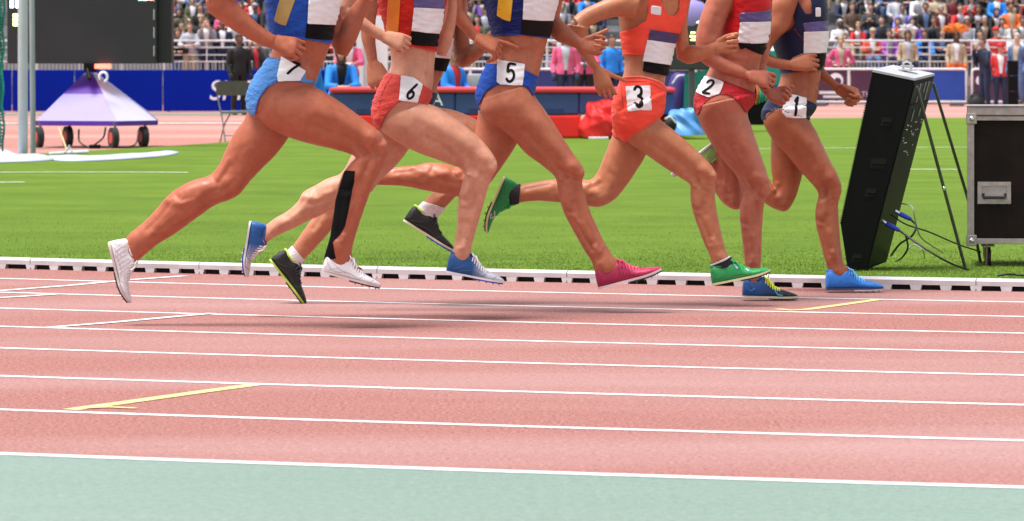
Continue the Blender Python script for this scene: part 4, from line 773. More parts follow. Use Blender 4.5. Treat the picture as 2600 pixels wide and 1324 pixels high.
r.hem('leg_hem', TH, [(386, 570), (357, 530), (322, 496), (277, 480), (232, 490), (184, 521), (149, 580)], M('hem_dark_red', (.28, .012, .018), .6, 0), 1.3, .0075, 1.06)
r.hem('waistband', TH, [(275, 416), (350, 443), (432, 477)], M('hem_dark_red', (.28, .012, .018), .6, 0), 1.2, .0075, 1.12)
bb = shoe_mat('shoe_blue_black', (.010, .075, .26), (.007, .008, .011), (.30, .62), (hat(1886, 754, D2_), hat(2025, 757, D2_))); lg = shoe_mat('shoe_light_green', (.30, .62, .20)); m_ly = M('lace_yellow', (.70, .80, .05), .5, .1)
shoe(r, (1886, 757), (2026, 760), NEAR, bb, m_crm, m_blk, m_ly, tone=(.02, .12, .4), label='blue and black spiked shoe with yellow laces, on the ground', hscale=1.15, stripes=[([(.05, .6), (.12, .3), (.2, .5)], .002, M('overlay_blue', (.02, .2, .6), .4, .1)), ([(.55, .8), (.62, .3), (.7, .25)], .004, M('overlay_sky', (.05, .3, .55), .4, .1))])
shoe(r, (1812, 357), (1700, 441), FAR, lg, M('sole_silver', (.62, .63, .6), .4, .1), m_wp, m_ly, bend=.1, tone=(.3, .6, .2), label='light green spiked shoe kicked up behind', hscale=1.0)

# ------------------------------------------------ number 1
D1 = 18.42
r = r1 = Runner(D1, 'leading runner number 1 in navy briefs and navy crop top with bright blue shoes', skin_mat('skin_brown', (.37, .115, .052)),
  arm(TH, [((680, -60), (590, -80)), ((640, 50), (510, 10)), ((608, 140), (470, 110)), ((540, 210), (435, 190)), ((490, 290), (425, 250))],
      [((455, 240), (430, 310)), ((500, 272), (500, 340)), ((560, 297), (570, 352)), ((625, 310), (630, 358))], -.14, -.18, -.17)
  + arm(TH, [((800, -50), (720, -50)), ((805, 60), (730, 80)), ((800, 180), (735, 200)), ((795, 290), (740, 320))],
      [((790, 270), (738, 310)), ((786, 346), (755, 395)), ((826, 392), (804, 432)), ((868, 432), (848, 472))], .12, .15, .08),
  [(TH, [((770, -100), (560, -90)), ((795, 20), (565, 30)), ((798, 110), (535, 130)), ((796, 200), (524, 200)), ((781, 290), (548, 280)), ((769, 370), (566, 360)), ((757, 440), (555, 430)), ((748, 500), (510, 500)), ((740, 550), (472, 570)), ((700, 600), (480, 625)), ((620, 650), (520, 665))], dict(depth=TD, ex=2.3)),
   (TH, [((735, 540), (472, 560)), ((706, 590), (480, 635)), ((746, 670), (528, 718)), ((781, 745), (593, 785)), ((816, 820), (645, 850)), ((849, 890), (705, 915)), ((866, 945), (750, 970)), ((864, 985), (755, 1005)), ((857, 1030), (746, 1040)), ((858, 1090), (739, 1090)), ((862, 1150), (745, 1150)), ((867, 1220), (762, 1220)), ((875, 1290), (782, 1295)), ((888, 1342), (798, 1350)), ((920, 1370), (808, 1395)), ((960, 1415), (815, 1430))], dict(dy=(NEAR, NEAR), kd=.92, kd1=.85)),
   (TH, [((690, 700), (520, 640)), ((686, 800), (514, 750)), ((675, 885), (514, 840)), ((656, 955), (524, 915)), ((632, 1020), (522, 940)), ((590, 1073), (515, 940)), ((530, 1060), (505, 905)), ((475, 1025), (465, 885)), ((430, 975), (420, 865)), ((385, 920), (390, 830)), ((345, 870), (370, 795)), ((310, 840), (350, 770))], dict(dy=(.06, FAR), kd=.92, kd1=.85))])
r.head(2050, -70, (.05, .03, .02))
hand(r.all, c3(TH, 622, 332, D1-.17), dirp(1, -.15, .05), np.array([0, -.95, .35]), [(30, 78, 40), (33, 80, 42), (36, 82, 42), (38, 82, 42)], (24, 22, 15), 1.08, side=-1)
hand(r.all, c3(TH, 856, 450, D1+.08), dirp(1, .45, -.1), np.array([.1, .9, .7]), fist, (8, 14, 10), 1.08, side=1)
r.strokes = [(TH, [(820, 900), (850, 940)], 32, .006), (TH, [(770, 880), (800, 960), (780, 1010)], 14, -.005), (TH, [(740, 860), (790, 910)], 18, .005), (TH, [(770, 1040), (790, 1150), (830, 1280)], 20, .003), (TH, [(835, 1020), (845, 1160), (865, 1300)], 12, -.003), (TH, [(640, 660), (740, 780), (810, 880)], 44, .006), (TH, [(600, 680), (700, 810)], 40, -.003), (TH, [(530, 620), (560, 600)], 60, .007), (TH, [(700, 380), (705, 450), (690, 500)], 14, -.004, .1), (TH, [(752, 455), (752, 462)], 8, .006, .2), (TH, [(560, 70), (600, 120)], 40, -.006, .1), (TH, [(805, 1350), (815, 1380)], 12, -.003), (TH, [(850, 1375), (862, 1390)], 18, .005)]
for (tl, sc_, kw), kn, nr in zip(r.legs, (7, 5), (True, False)): r.leg(tl, sc_, kn, nr)
r.finish(); r._late()
nv = fabric('navy_kit', (.014, .018, .052), bs=30, bump=.25)
r.shell('briefs', TH, [(535, 438), (600, 468), (690, 508), (746, 532), (735, 570), (706, 612), (690, 598), (570, 562), (526, 562), (487, 608), (465, 610), (440, 540), (490, 470)], nv, .005)
r.number(TH, [(590, 478), (640, 487), (693, 500), (686, 602), (630, 600), (570, 590)], '1', (641, 541), 84, 26, 13, .05, 5)
r.shell('crop_top', TH, [(505, 192), (565, 182), (615, 155), (637, 120), (630, 60), (595, -80), (640, -80), (660, 20), (690, 70), (722, 72), (722, 30), (700, -80), (820, -80), (820, 165), (800, 270), (775, 356), (650, 368), (555, 374), (535, 260)], nv, .006)
r.shell('piping', TH, None, M('piping_red', (.5, .02, .04), .5, 0), .0075, near=1.05, thick=.001, extra=lambda V, q: 1.2-lined(q, np.array(T2(TH, [(633, 145), (660, 180), (678, 205)]))))
r.shell('bib_band', TH, [(676, 118), (730, 110), (790, 106), (799, 158), (685, 159)], m_bibpurple, .0105, near=1.12, wav=.001)
r.shell('chest_bib', TH, [(681, 160), (804, 158), (800, 215), (790, 267), (680, 272)], m_paper, .0115, near=1.12, wav=.001)
r.shell('bib_band', TH, [(705, 273), (786, 268), (779, 330), (742, 352), (722, 330)], m_bibblack, .0115, near=1.12)
r.shell('badge', TH, None, m_paper, .009, near=1.1, thick=.001, extra=lambda V, q: np.minimum(9-np.abs(q[:, 0]-2074.5)*1.5, 11-np.abs(q[:, 1]-31)))
r.hem('leg_hem', TH, [(706, 608), (690, 597), (572, 563), (528, 563), (490, 606)], M('hem_navy', (.03, .035, .09), .6, 0), 1.2, .0075, 1.06)
r.hem('waistband', TH, [(545, 443), (600, 472), (690, 512)], M('hem_navy', (.03, .035, .09), .6, 0), 1.2, .0075, 1.12)
r.hem('top_hem', TH, [(562, 371), (650, 365), (775, 353)], M('hem_navy', (.03, .035, .09), .6, 0), 1.6)
bl = shoe_mat('shoe_bright_blue', (.02, .17, .58)); m_ll = M('lace_light_blue', (.1, .42, .8), .5, .1)
shoe(r, (2098, 738), (2243, 736), NEAR, bl, M('sole_dark_blue', (.03, .05, .14), .4, .1), m_wp, m_ll, tone=(.02, .14, .5), label='bright blue spiked shoe on the ground beside the kerb', hscale=1.15)
shoe(r, (1895, 372), (1850, 455), FAR, bl, m_wp, m_wp, m_ll, tone=(.02, .14, .5), label='bright blue spiked shoe kicked up behind')
# ---------------------------------------------------------------- props round the infield
def pbox(mb, x0, x1, y0, y1, Y, dep, bev=0.0):
    """box whose near face fills a pixel rectangle at distance Y"""
    a = P(x0, y1, Y); b = P(x1, y0, Y); return mb.box(a[0], b[0], Y, Y+dep, a[2], b[2], bev)
def pt(*pts): return [P(*q) for q in pts]
m_alu = M('aluminium', (.62, .58, .58), .35, .08, 20, metal=.75, bump=.05); m_chrome = M('chrome', (.75, .75, .76), .18, .05, metal=1)
m_blackpaint = M('speaker_black', (.004, .004, .0045), .55, .12, 30, bump=.15, bscale=400, spec=.12); m_backpanel = M('panel_dark_green', (.010, .013, .010), .45, .2, 12, bump=.1, spec=.2)
m_steel = M('steel_dark', (.10, .10, .11), .35, .15, metal=.6); m_rubber = M('rubber_black', (.014, .014, .015), .7, .2)
# loudspeaker leaning on its struts
YS = 20.25
sp = thing('loudspeaker', P(2190, 690, YS), 'tall black leaning loudspeaker cabinet on the grass beside the kerb', 'loudspeaker')
prof = [(2216, 184), (2322, 206), (2198, 686), (2152, 684), (2134, 568)]; E_ = np.array([.14, .36, .024])
MB().prism([P(x, y, YS) for x, y in prof], E_).build('cabinet', m_blackpaint, sp)
EO = np.array([0, -.004, 0])
tp = [np.array(P(*q, YS)) for q in prof]
top = [tp[0], tp[1], tp[1]+E_, tp[0]+E_]; c = sum(top)/4
MB().prism([tuple(c+(q-c)*1.015+np.array([0, 0, .002])) for q in top], (0, 0, .012)).build('top_plate', M('plate_grey', (.40, .40, .42), .4, .1), sp)
# back panel with bolts (faces right)
bk = [tp[1], tp[1]+E_, tp[2]+E_, tp[2]]; nrm = np.cross(bk[1]-bk[0], bk[3]-bk[0]); nrm /= np.linalg.norm(nrm); nrm *= np.sign(nrm[0])
def onback(u, v, o=.0): return bk[0]+(bk[1]-bk[0])*u+(bk[3]-bk[0])*v+nrm*o
bp_ = MB().prism([tuple(onback(u, v, .001)) for u, v in ((.03, .02), (.97, .02), (.97, .985), (.03, .985))], nrm*.004).build('back_panel', m_backpanel, sp)
mb = MB()
for i in range(26):
    u, v = .12+.76*random.random(), .22+.2*random.random(); q = onback(u, v, .006); mb.ell(q, (.0035, .0035, .0035), 6, 4)
mb.build('bolts', m_chrome, bp_)['kind'] = 'stuff'
for u, v0, v1 in ((.3, .02, .12), (.55, .02, .07), (.72, .02, .12), (.62, .14, .2), (.3, .16, .22)):
    MB().tube([onback(u, v0, .008), onback(u, v1, .008)], .0028, 6).build('rail_slot', M('slot_pale', (.38, .38, .37), .4, .1), bp_)
MB().prism([tuple(onback(u, v, .005)) for u, v in ((.03, .125), (.97, .125), (.97, .13), (.03, .13))], nrm*.003).build('seam', m_blackpaint, bp_)
# serrated front edge
mb = MB(); n = 62
for i in range(n):
    t = (i+.5)/n; q = tp[0]+(tp[4]-tp[0])*t; mb.box(q[0]-.005, q[0]+.004, YS-.003, YS+.012, q[2]-.0035, q[2]+.0022)
mb.build('grille_ribs', m_blackpaint, sp)['kind'] = 'stuff'
for x0, y0, x1, y1 in ((2240, 298, 2266, 320), (2212, 402, 2252, 428), (2200, 478, 2226, 500), (2166, 645, 2190, 664)):   # recessed handles
    s = (x0-x1)*.0; mb = MB(); q = [P(x0, y0, YS-.003), P(x1, y0+2, YS-.003), P(x1-5, y1+1, YS-.003), P(x0-5, y1, YS-.003)]
    mb.prism(q, (0, .0015, 0)); mb.build('handle_recess', M('recess_black', (.004, .004, .004), .9, 0), sp)
    MB().tube([P(x0+2, (y0+y1)/2, YS-.006), P(x1-5, (y0+y1)/2+1, YS-.006)], .003, 6).build('handle', M('handle_black', (.006, .006, .006), .6, 0, spec=.1), sp)
c = np.array(P(2303, 178, YS+.2)); mb = MB(); mb.box(c[0]-.05, c[0]+.05, c[1]-.03, c[1]+.03, c[2]-.004, c[2]+.003)
mb.add(*tube([c+[-.02, 0, .0], c+[-.02, 0, .035], c+[.0, 0, .045], c+[.02, 0, .035], c+[.02, 0, 0]], .007, 8)); mb.add(*tube([c+[-.03, 0, .02], c+[.03, 0, .02]], .006, 8)); mb.build('rigging_lug', m_chrome, sp)
a, b = P(2328, 222, YS+.01), P(2452, 686, YS+.3)
st = MB().tube([a, b], .0085, 8).build('strut', m_steel, sp); MB().ell(np.array(a)+(np.array(b)-np.array(a))*.55+[0, -.012, 0], (.012, .008, .012), 8, 6).build('clamp', m_chrome, st)
MB().tube([P(2370, 214, YS+.38), P(2462, 520, YS+.75), (P(2462, 520, YS+.75)[0]+.075, YS+.9, .005)], .0085, 8).build('strut', m_steel, sp)
m_plug = M('plug_blue', (.012, .03, .36), .35, .1)
for (x, y, x2, y2) in ((2288, 545, 2310, 556), (2254, 570, 2280, 584)):
    MB().tube([P(x, y, YS+.05), P(x2, y2, YS+.03)], [.014, .011], 10).build('connector', m_plug, sp)
    MB().tube([P(x-14, y-9, YS+.06), P(x-3, y-2, YS+.05)], .008, 8).build('connector_tip', m_chrome, sp)
def cable(pts, rad, mat, label): 
    q = cr(np.array([P(*p) for p in pts]), 7); o = MB().tube(q, rad, 6).build('cable', mat, None, True); tag(o, label, 'cable'); return o
m_cab = M('cable_black', (.012, .012, .013), .45, .1); m_cabg = M('cable_grey', (.25, .26, .24), .45, .1)
cable([(2280, 583, 20.28), (2310, 605, 20.2), (2370, 645, 20.1), (2420, 672, 20.1), (2460, 686, 20.3)], .0055, m_cab, 'thick black cable from the lower blue plug to the strut foot')
cable([(2312, 557, 20.28), (2326, 575, 20.2), (2315, 600, 20.2), (2285, 620, 20.3), (2262, 650, 20.6)], .0055, m_cab, 'black cable looping down from the upper blue plug')
cable([(2262, 545, 20.35), (2300, 570, 20.3), (2360, 590, 20.5), (2430, 620, 20.8), (2490, 640, 21.1)], .004, m_cab, 'thin black cable running from the loudspeaker under the flight case')
cable([(2288, 517, 20.4), (2315, 525, 20.2), (2324, 560, 20.2), (2340, 605, 20.3), (2394, 642, 21.0)], .0035, m_cabg, 'thin grey cable arching from the loudspeaker back to the grass')
cable([(2300, 600, 20.25), (2305, 630, 20.3), (2290, 655, 20.4), (2275, 664, 20.8)], .005, m_cab, 'short black cable hanging behind the loudspeaker')
cable([(2300, 640, 20.9), (2320, 622, 20.9), (2342, 635, 20.8), (2348, 656, 20.9)], .0035, m_cabg, 'small grey cable loop lying in the grass')
cable([(2535, 700, 19.6), (2560, 697, 19.6), (2590, 699, 19.6), (2630, 703, 19.5)], .006, m_cab, 'black cable lying on the grass behind the kerb')
# flight case
m_alu = M('case_aluminium', (.40, .34, .335), .4, .16, 25, metal=.7, bump=.1)
YC = 20.7
fc = thing('flight_case', (P(2456, 640, YC)[0], YC, 0), 'dark brown flight case with aluminium edges on casters', 'case')
x0 = P(2456, 0, YC)[0]; x1 = x0+1.05; zt = P(0, 296, YC)[2]; zb = P(0, 620, YC)[2]; ztop = P(0, 272, YC)[2]; dp = .55
MB().box(x0+.012, x1-.012, YC+.012, YC+dp, zb+.01, zt).build('panel', M('case_brown', (.010, .005, .0045), .55, .35, 12, bump=.2, spec=.15), fc)
MB().box(x0-.002, x1, YC-.004, YC+dp, zt+.004, ztop, .005).build('lid', m_alu, fc)
MB().box(x0-.006, x1, YC-.008, YC+dp+.004, ztop+.001, ztop+.008, .002).build('lid_edge', m_alu, fc)
e = .036
MB().box(x0, x0+e, YC, YC+.01, zb, zt, .002).build('edge_profile', m_alu, fc); MB().box(x0+e+.001, x1, YC+.001, YC+.011, zb, zb+e*.8, .002).build('edge_profile', m_alu, fc); MB().box(x0+e+.001, x1, YC+.001, YC+.011, zt-.022, zt+.001, .002).build('edge_profile', m_alu, fc)
MB().box(x0-.001, x0+.012, YC+.012, YC+dp, zb, zt, .002).build('side_edge', m_alu, fc)
for z in (zb+.018, zt-.012):
    k = MB().box(x0-.006, x0+.05, YC-.007, YC-.0005, z-.03, z+.03, .004).build('corner_plate', m_alu, fc); MB().ell((x0+.024, YC-.008, z), (.014, .009, .014), 10, 8).build('ball_corner', m_chrome, k, True)
for i in range(6): MB().ell((x0+.018, YC-.001, zb+.09+.095*i), (.0035, .003, .0035), 6, 4).build('rivet', m_chrome, fc)
for i in range(4): MB().ell((x0+.15+.15*i, YC, zt-.01), (.0035, .003, .0035), 6, 4).build('rivet', m_chrome, fc)
hx0, hz0 = P(2482, 518, YC)[0], P(0, 518, YC)[2]; hx1, hz1 = P(2566, 462, YC)[0], P(0, 462, YC)[2]
def frame(mb, xa, xb, za, zb_, w, y0, y1):
    mb.box(xa, xb, y0, y1, zb_-w, zb_); mb.box(xa, xb, y0, y1, za, za+w); mb.box(xa, xa+w, y0, y1, za+w+.0005, zb_-w-.0005); mb.box(xb-w, xb, y0, y1, za+w+.0005, zb_-w-.0005); return mb
hd = frame(MB(), hx0, hx1, hz0, hz1, .022, YC+.004, YC+.011).build('handle_dish', m_alu, fc)
MB().box(hx0+.023, hx1-.023, YC+.008, YC+.0115, hz0+.023, hz1-.023).build('dish_back', M('dish_pink_grey', (.42, .36, .36), .4, .1, metal=.5), hd)
MB().tube([(hx0+.03, YC-.002, hz0+.05), (hx0+.03, YC-.004, hz0+.034), (hx1-.03, YC-.004, hz0+.034), (hx1-.03, YC-.002, hz0+.05)], .008, 8).build('grip', m_rubber, hd)
for i in range(3): MB().ell((hx0+.055+.03*i, YC+.006, hz1-.035), (.004, .003, .004), 6, 4).build('rivet', m_chrome, hd)
for cx_ in (P(2508, 0, YC)[0], x1-.14):
    for cy_ in (YC+.08, YC+dp-.1):
        w = MB(); n = 18; r_ = .042
        for s in (0,): w.add(*tube([(cx_-.017, cy_, r_), (cx_+.017, cy_, r_)], r_, 18, cap=False))
        k = w.build('caster', m_rubber, fc); MB().box(cx_-.035, cx_+.035, cy_-.04, cy_+.04, zb-.014, zb-.001).build('caster_plate', m_steel, k)
        MB().hexa([(cx_-.024, cy_-.02, r_), (cx_-.02, cy_-.02, r_), (cx_-.02, cy_+.02, r_), (cx_-.024, cy_+.02, r_)], [(cx_-.024, cy_-.03, zb-.015), (cx_-.02, cy_-.03, zb-.015), (cx_-.02, cy_+.03, zb-.015), (cx_-.024, cy_+.03, zb-.015)]).build('caster_fork', m_steel, k)
o = MB().tube([P(2506, 622, YC-.02), P(2504, 690, YC-.02)], .006, 8).build('ground_peg', M('rust', (.12, .06, .04), .7, .2), None); tag(o, 'thin rusty peg in the grass under the flight case', 'peg')
fc.rotation_euler = (0, 0, -.115)
# cage posts, net, sheets and squeegee
m_post = M('post_grey', (.42, .44, .45), .35, .06, 4, metal=.2)
o = MB().tube([G(58, 399), P(58, -120, 45.85)], .058, 20).build('cage_post', m_post, None, True); tag(o, 'thick pale grey steel post beside the scoreboard', 'post', None)
o = MB().tube([G(84, 394), P(80, -120, 46.9)], .033, 16).build('cage_post', M('post_grey_dark', (.26, .29, .29), .4, .06, 4), None, True); tag(o, 'thinner darker grey post just behind the thick one', 'post', None)
YN = 44.5; mb = MB()
for i in range(9):
    pts = []
    for j in range(40):
        z = 2.6-2.5*j/39; pts.append((P(-50+i*7.2, 0, YN)[0]+.012*math.sin(j*.9+i), YN+.05*math.sin(i*2.1+j*.25), z))
    mb.add(*tube(pts, .012, 6))
for j in range(60):
    z = 2.55-2.4*j/59; mb.add(*tube([(P(-50+q*7.2, 0, YN)[0]+.012*math.sin(q+j), YN-.01+.05*math.sin(q*2.1+j*.2), z+.015*math.sin(q*1.7+j)) for q in range(9)], .010, 5))
o = mb.build('safety_net', M('net_teal', (.01, .20, .15), .7, .2), None); tag(o, 'bunched teal safety net hanging at the cage', 'net')
def sheet(name, poly, mat, label, seed, h=.05, thick=.012, sub=10):
    """flat crumpled sheet on the ground: fan of rings inside a polygon of ground pixels"""
    rr = np.random.default_rng(seed); out = cr(np.array([G(*q)[:2] for q in poly+[poly[0]]]), 6)[:-1]; c = out.mean(0); v = []; f = []; n = len(out)
    for i in range(sub):
        t = 1-i/sub
        for q in out:
            w = c+(q-c)*t; z = .012+h*(.5+.5*math.sin(w[0]*5.3+seed)*math.sin(w[1]*1.7+w[0]*2.1))*(1-t**6)+h*.25*rr.random()*(t < .97); v.append((w[0], w[1], z))
    v.append((c[0], c[1], h*.5)); L = len(v)-1
    for i in range(sub-1):
        for k in range(n): f.append((i*n+k, i*n+(k+1) % n, (i+1)*n+(k+1) % n, (i+1)*n+k))
    for k in range(n): f.append(((sub-1)*n+k, (sub-1)*n+(k+1) % n, L))
    o = ob(name, mesh(v, f, True), mat); s = o.modifiers.new('thickness', 'SOLIDIFY'); s.thickness = thick; s.offset = 1; tag(o, label, 'sheet'); return o
m_sh = M('sheet_pale_blue', (.46, .50, .66), .6, .06, 2)
sheet('ground_sheet', [(110, 401), (300, 397), (420, 388.5), (455, 389.5), (400, 400), (250, 410), (150, 410)], m_sh, 'pale blue sheet lying on the grass, tapering to a point', 2, .03)
sheet('ground_sheet', [(-160, 395), (-20, 386), (20, 391), (60, 401), (140, 407), (60, 413), (-100, 414)], m_sh, 'pale blue sheet lying round the foot of the posts', 5, .05)
sq = thing('field_squeegee', G(170, 394), 'white headed squeegee with wooden handle lying on the grass', 'squeegee')
MB().tube([P(128, 391, 47.1), P(222, 386, 47.3)], .022, 8).build('head', M('squeegee_white', (.68, .7, .7), .5, .1), sp if False else sq)
MB().tube([P(172, 388, 47.2), P(150, 326, 47.6)], .012, 8).build('handle', M('wood_pale', (.55, .40, .2), .6, .2), sq)
MB().tube([P(165, 388, 47.15), P(176, 370, 47.3), P(182, 386, 47.2)], .012, 8).build('bracket', m_post, sq)
# scoreboard on a wheeled pyramid base
YB = 51.5
sb = thing('electronic_scoreboard', G(240, 376), 'black electronic scoreboard on a purple and lavender pyramid trolley', 'scoreboard')
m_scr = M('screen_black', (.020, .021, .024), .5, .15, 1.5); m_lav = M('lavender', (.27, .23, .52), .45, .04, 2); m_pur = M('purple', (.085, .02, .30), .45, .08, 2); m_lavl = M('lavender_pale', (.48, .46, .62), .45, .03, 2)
mb = MB(); pbox(mb, 18, 398, -190, 162, YB+.35, .3, .01); mb.build('screen_cabinet', m_scr, sb)
mb = MB(); pbox(mb, 399, 436, -190, 161, YB+.45, .35, .01); mb.build('side_cabinet', M('side_black', (.012, .012, .013), .5, .1), sb)
for y in range(-20, 160, 46): MB().tube([P(391, y, YB+.34), P(391, y+24, YB+.34)], .008, 6).build('latch', m_post, sb)
apx = np.array(P(228, 172, YB+.75)); z1 = P(0, 308, YB)[2]; z2 = P(0, 320, YB)[2]
A_, B_ = np.array(P(92, 307, YB)), np.array(P(398, 306, YB+.2)); Cc, Dd = B_+np.array([-.1, 1.3, 0]), A_+np.array([.1, 1.3, 0]); Mm = np.array(P(298, 308, YB-.35))
k = .26
up = [apx+(q-apx)*.5 for q in (A_, Mm, B_, Cc, Dd)]; tpv = [apx+(q-apx)*.1 for q in (A_, Mm, B_, Cc, Dd)]
def pan(q, name, mat): return MB().prism([tuple(x) for x in q], (0, .006, -.003)).build(name, mat, sb)
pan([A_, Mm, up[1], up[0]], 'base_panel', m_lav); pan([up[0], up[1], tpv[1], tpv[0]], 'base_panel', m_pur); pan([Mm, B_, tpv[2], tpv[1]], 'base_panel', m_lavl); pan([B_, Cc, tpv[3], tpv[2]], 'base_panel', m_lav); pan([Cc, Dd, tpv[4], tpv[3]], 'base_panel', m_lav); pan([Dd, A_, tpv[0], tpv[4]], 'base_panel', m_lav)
o = MB(); dn = np.array([0, 0, -.062])
o.prism([tuple(x+[0, 0, -.002]) for x in (A_-[.01, 0, 0], Mm-[0, .01, 0], B_+[.01, 0, 0], Cc, Dd)], tuple(dn)); o.build('base_rim', m_pur, sb)
n_ = 20; rg = MB(); cc = np.array(P(262, 196, YB-.02)); ri = [cc+np.array([.052*math.cos(t), .02, .062*math.sin(t)]) for t in np.linspace(-1.2, 3.6, n_)]
rg.add(*tube(ri, .017, 8)); rg.build('ring_emblem', M('emblem_white', (.8, .8, .86), .5, .03), sb, True)
mb = MB(); pbox(mb, 212, 246, 160, 182, YB+.3, .3, .01); mb.tube(pt((222, 178, YB+.3), (228, 200, YB+.2)), .03, 8); mb.build('neck', m_blackpaint, sb)
mb = MB(); pbox(mb, 240, 280, 163, 175, YB+.25, .1, .006); mb.build('red_light', M('lamp_red', (.9, .12, .08), .4, 0, emit=1.2), sb)
for x, y, yy in ((98, 376, 51.0), (172, 377, 51.6), (288, 374, 50.6), (364, 370, 51.6)):
    c = np.array(P(x, 0, yy)); rad = .135; w = MB(); w.add(*tube([(c[0]-.035, yy, rad), (c[0]+.035, yy+.03, rad)], rad, 22, cap=False)); k_ = w.build('wheel', m_rubber, sb)
    MB().add(*tube([(c[0]-.04, yy-.003, rad), (c[0]+.04, yy+.033, rad)], rad*.55, 16, cap=False)).build('hub', M('hub_red', (.45, .06, .04), .5, .1), k_)
    MB().tube([(c[0], yy-.01, rad), (c[0]+.03, yy-.01, .25), (c[0], yy+.02, .34)], .016, 8).build('fork', m_steel, k_)
def led(x, y, w_, h_, col, nm): mb = MB(); pbox(mb, x, x+w_, y, y+h_, YB+.338, .008); mb.build('led_segment', M(nm, col, .4, 0, emit=2.5), sb)
for i in range(2):
    for j in range(4): led(26+i*14, -14+j*9, 8, 7, (.85, .9, 1), 'led_white')
for j in range(3): led(33, 36+j*11, 11, 8, (.62, .9, .25), 'led_green')
for i, (cl, nm) in enumerate((((.3, .9, .6), 'led_mint'), ((.8, .85, 1), 'led_white'), ((.9, .2, .15), 'led_red'))): led(352+i*13, -8, 10, 9, cl, nm)
for pts in ([(200, 330, 51.5), (202, 360, 51.3), (225, 374, 51.2), (245, 372, 51.2)], [(268, 325, 51.4), (262, 350, 51.3), (240, 368, 51.3)], [(352, 330, 51.4), (345, 365, 51.2), (318, 374, 51.2), (280, 375, 51.1)]):
    MB().tube(cr(np.array([P(*q) for q in pts]), 6), .012, 6).build('power_lead', m_cab, sb, True)
mb = MB(); pbox(mb, 226, 254, 368, 378, 51.0, .1, .01); mb.build('adaptor', m_blackpaint, sb)
# blue advertising boards
m_blue = M('board_blue', (.003, .016, .28), .7, .06, .8, spec=.04)
YA = 10500/(284-170)
for i, (a, b) in enumerate(((-260, 30), (31, 189), (190, 413), (414, 640), (641, 880), (881, 1120))):
    t = thing('advertising_board', P((a+b)/2, 284, YA), ['plain royal blue advertising board at the end beside the net', 'plain royal blue advertising board behind the grey posts', 'plain royal blue advertising board behind the scoreboard trolley', 'royal blue advertising board with white lettering behind the folding chair', 'royal blue advertising board behind the runner in light blue briefs', 'royal blue advertising board behind the white panel and the seated officials'][i], 'board', 'blue advertising boards')
    mb = MB(); pbox(mb, a, b-1.2, 178, 283, YA, .08, .01); mb.build('face', m_blue, t)
    mb = MB(); pbox(mb, a+10, a+16, 200, 284, YA+.12, .5); mb.build('prop', m_steel, t)
    if i == 3: text('lettering', 'SNT', .66, P(592, 254, YA-.012), M('letter_white', (.78, .80, .88), .5, .03), t, .006, sx=.95, shear=.15)
# folding chair
YF = 10500/(361-170)
ch = thing('folding_chair', G(590, 361), 'dark folding chair with pale frame standing in front of the blue boards', 'chair')
m_cs = M('chair_grey_brown', (.075, .07, .055), .5, .15); m_cf = M('chair_frame', (.20, .20, .19), .4, .1, metal=.3)
def cp(x, y, d=0.0): return np.array(P(x, y, YF+d))
mb = MB(); mb.prism([tuple(cp(*q)) for q in ((549, 210), (560, 206), (624, 206), (632, 211), (634, 238), (624, 243), (556, 243), (548, 238))], (0, .03, 0)); mb.build('backrest', m_cs, ch)
mb = MB(); mb.hexa([cp(560, 290), cp(636, 288), cp(630, 286, .35), cp(562, 287, .35)], [cp(560, 284), cp(636, 282), cp(630, 281, .35), cp(562, 282, .35)]); mb.build('seat', m_cf, ch)
MB().tube([cp(549, 212, .03), cp(553, 250, .02), cp(564, 300, 0), cp(572, 361, -.1)], .011, 8).build('leg', m_cf, ch); MB().tube([cp(632, 212, .03), cp(632, 250, .02), cp(640, 300, 0), cp(650, 361, -.1)], .011, 8).build('leg', m_cf, ch)
MB().tube([cp(584, 290, .25), cp(570, 315, .3), cp(559, 361, .35)], .011, 8).build('leg', m_cf, ch); MB().tube([cp(650, 290, .25), cp(636, 318, .3), cp(627, 361, .35)], .011, 8).build('leg', m_cf, ch)
MB().tube([cp(570, 345, -.06), cp(645, 344, -.06)], .008, 8).build('crossbar', m_cf, ch)
# high jump landing mat
YM = 10500/(352-170)
mt = thing('landing_mat', G(1290, 352), 'long red and slate blue high jump landing mat on the far grass', 'mat')
m_mr = M('mat_red', (.80, .036, .030), .6, .10, 1.2, bump=.2, bscale=4, spec=.15); m_ms = M('mat_slate', (.055, .085, .22), .65, .12, 1.5, bump=.25, bscale=4, spec=.1); m_mt = M('mat_top_red', (.55, .06, .07), .6, .08, 1.5, spec=.15); m_md = M('mat_dark_blue', (.02, .035, .12), .6, .1)
for a, b in ((840, 1080), (1081, 1322), (1323, 1474)):
    mb = MB(); pbox(mb, a, b, 293, 351, YM, 2.4, .03); mb.build('base_block', m_mr, mt)
for a, b in ((842, 1155), (1156, 1470), (1471, 1712)):
    mb = MB(); pbox(mb, a, b, 237, 292, YM+.02, 2.4, .03); mb.build('side_panel', m_ms, mt)
mb = MB(); pbox(mb, 836, 1716, 223, 236.5, YM-.02, 2.45, .03); mb.build('top_pad', m_mt, mt)
for a, b in ((905, 975), (1040, 1100), (1190, 1215), (1385, 1430), (1560, 1600)):
    mb = MB(); pbox(mb, a, b, 277, 291, YM+.012, .01); mb.build('dark_patch', m_md, mt)
mb = MB(); pbox(mb, 1600, 1712, 293, 312, YM+.6, 1.6, .03); mb.build('base_block', m_mr, mt)
text('lettering', 'A', .26, P(1110, 268, YM+.004), M('letter_white', (.72, .75, .85), .5, .03), mt, .004)
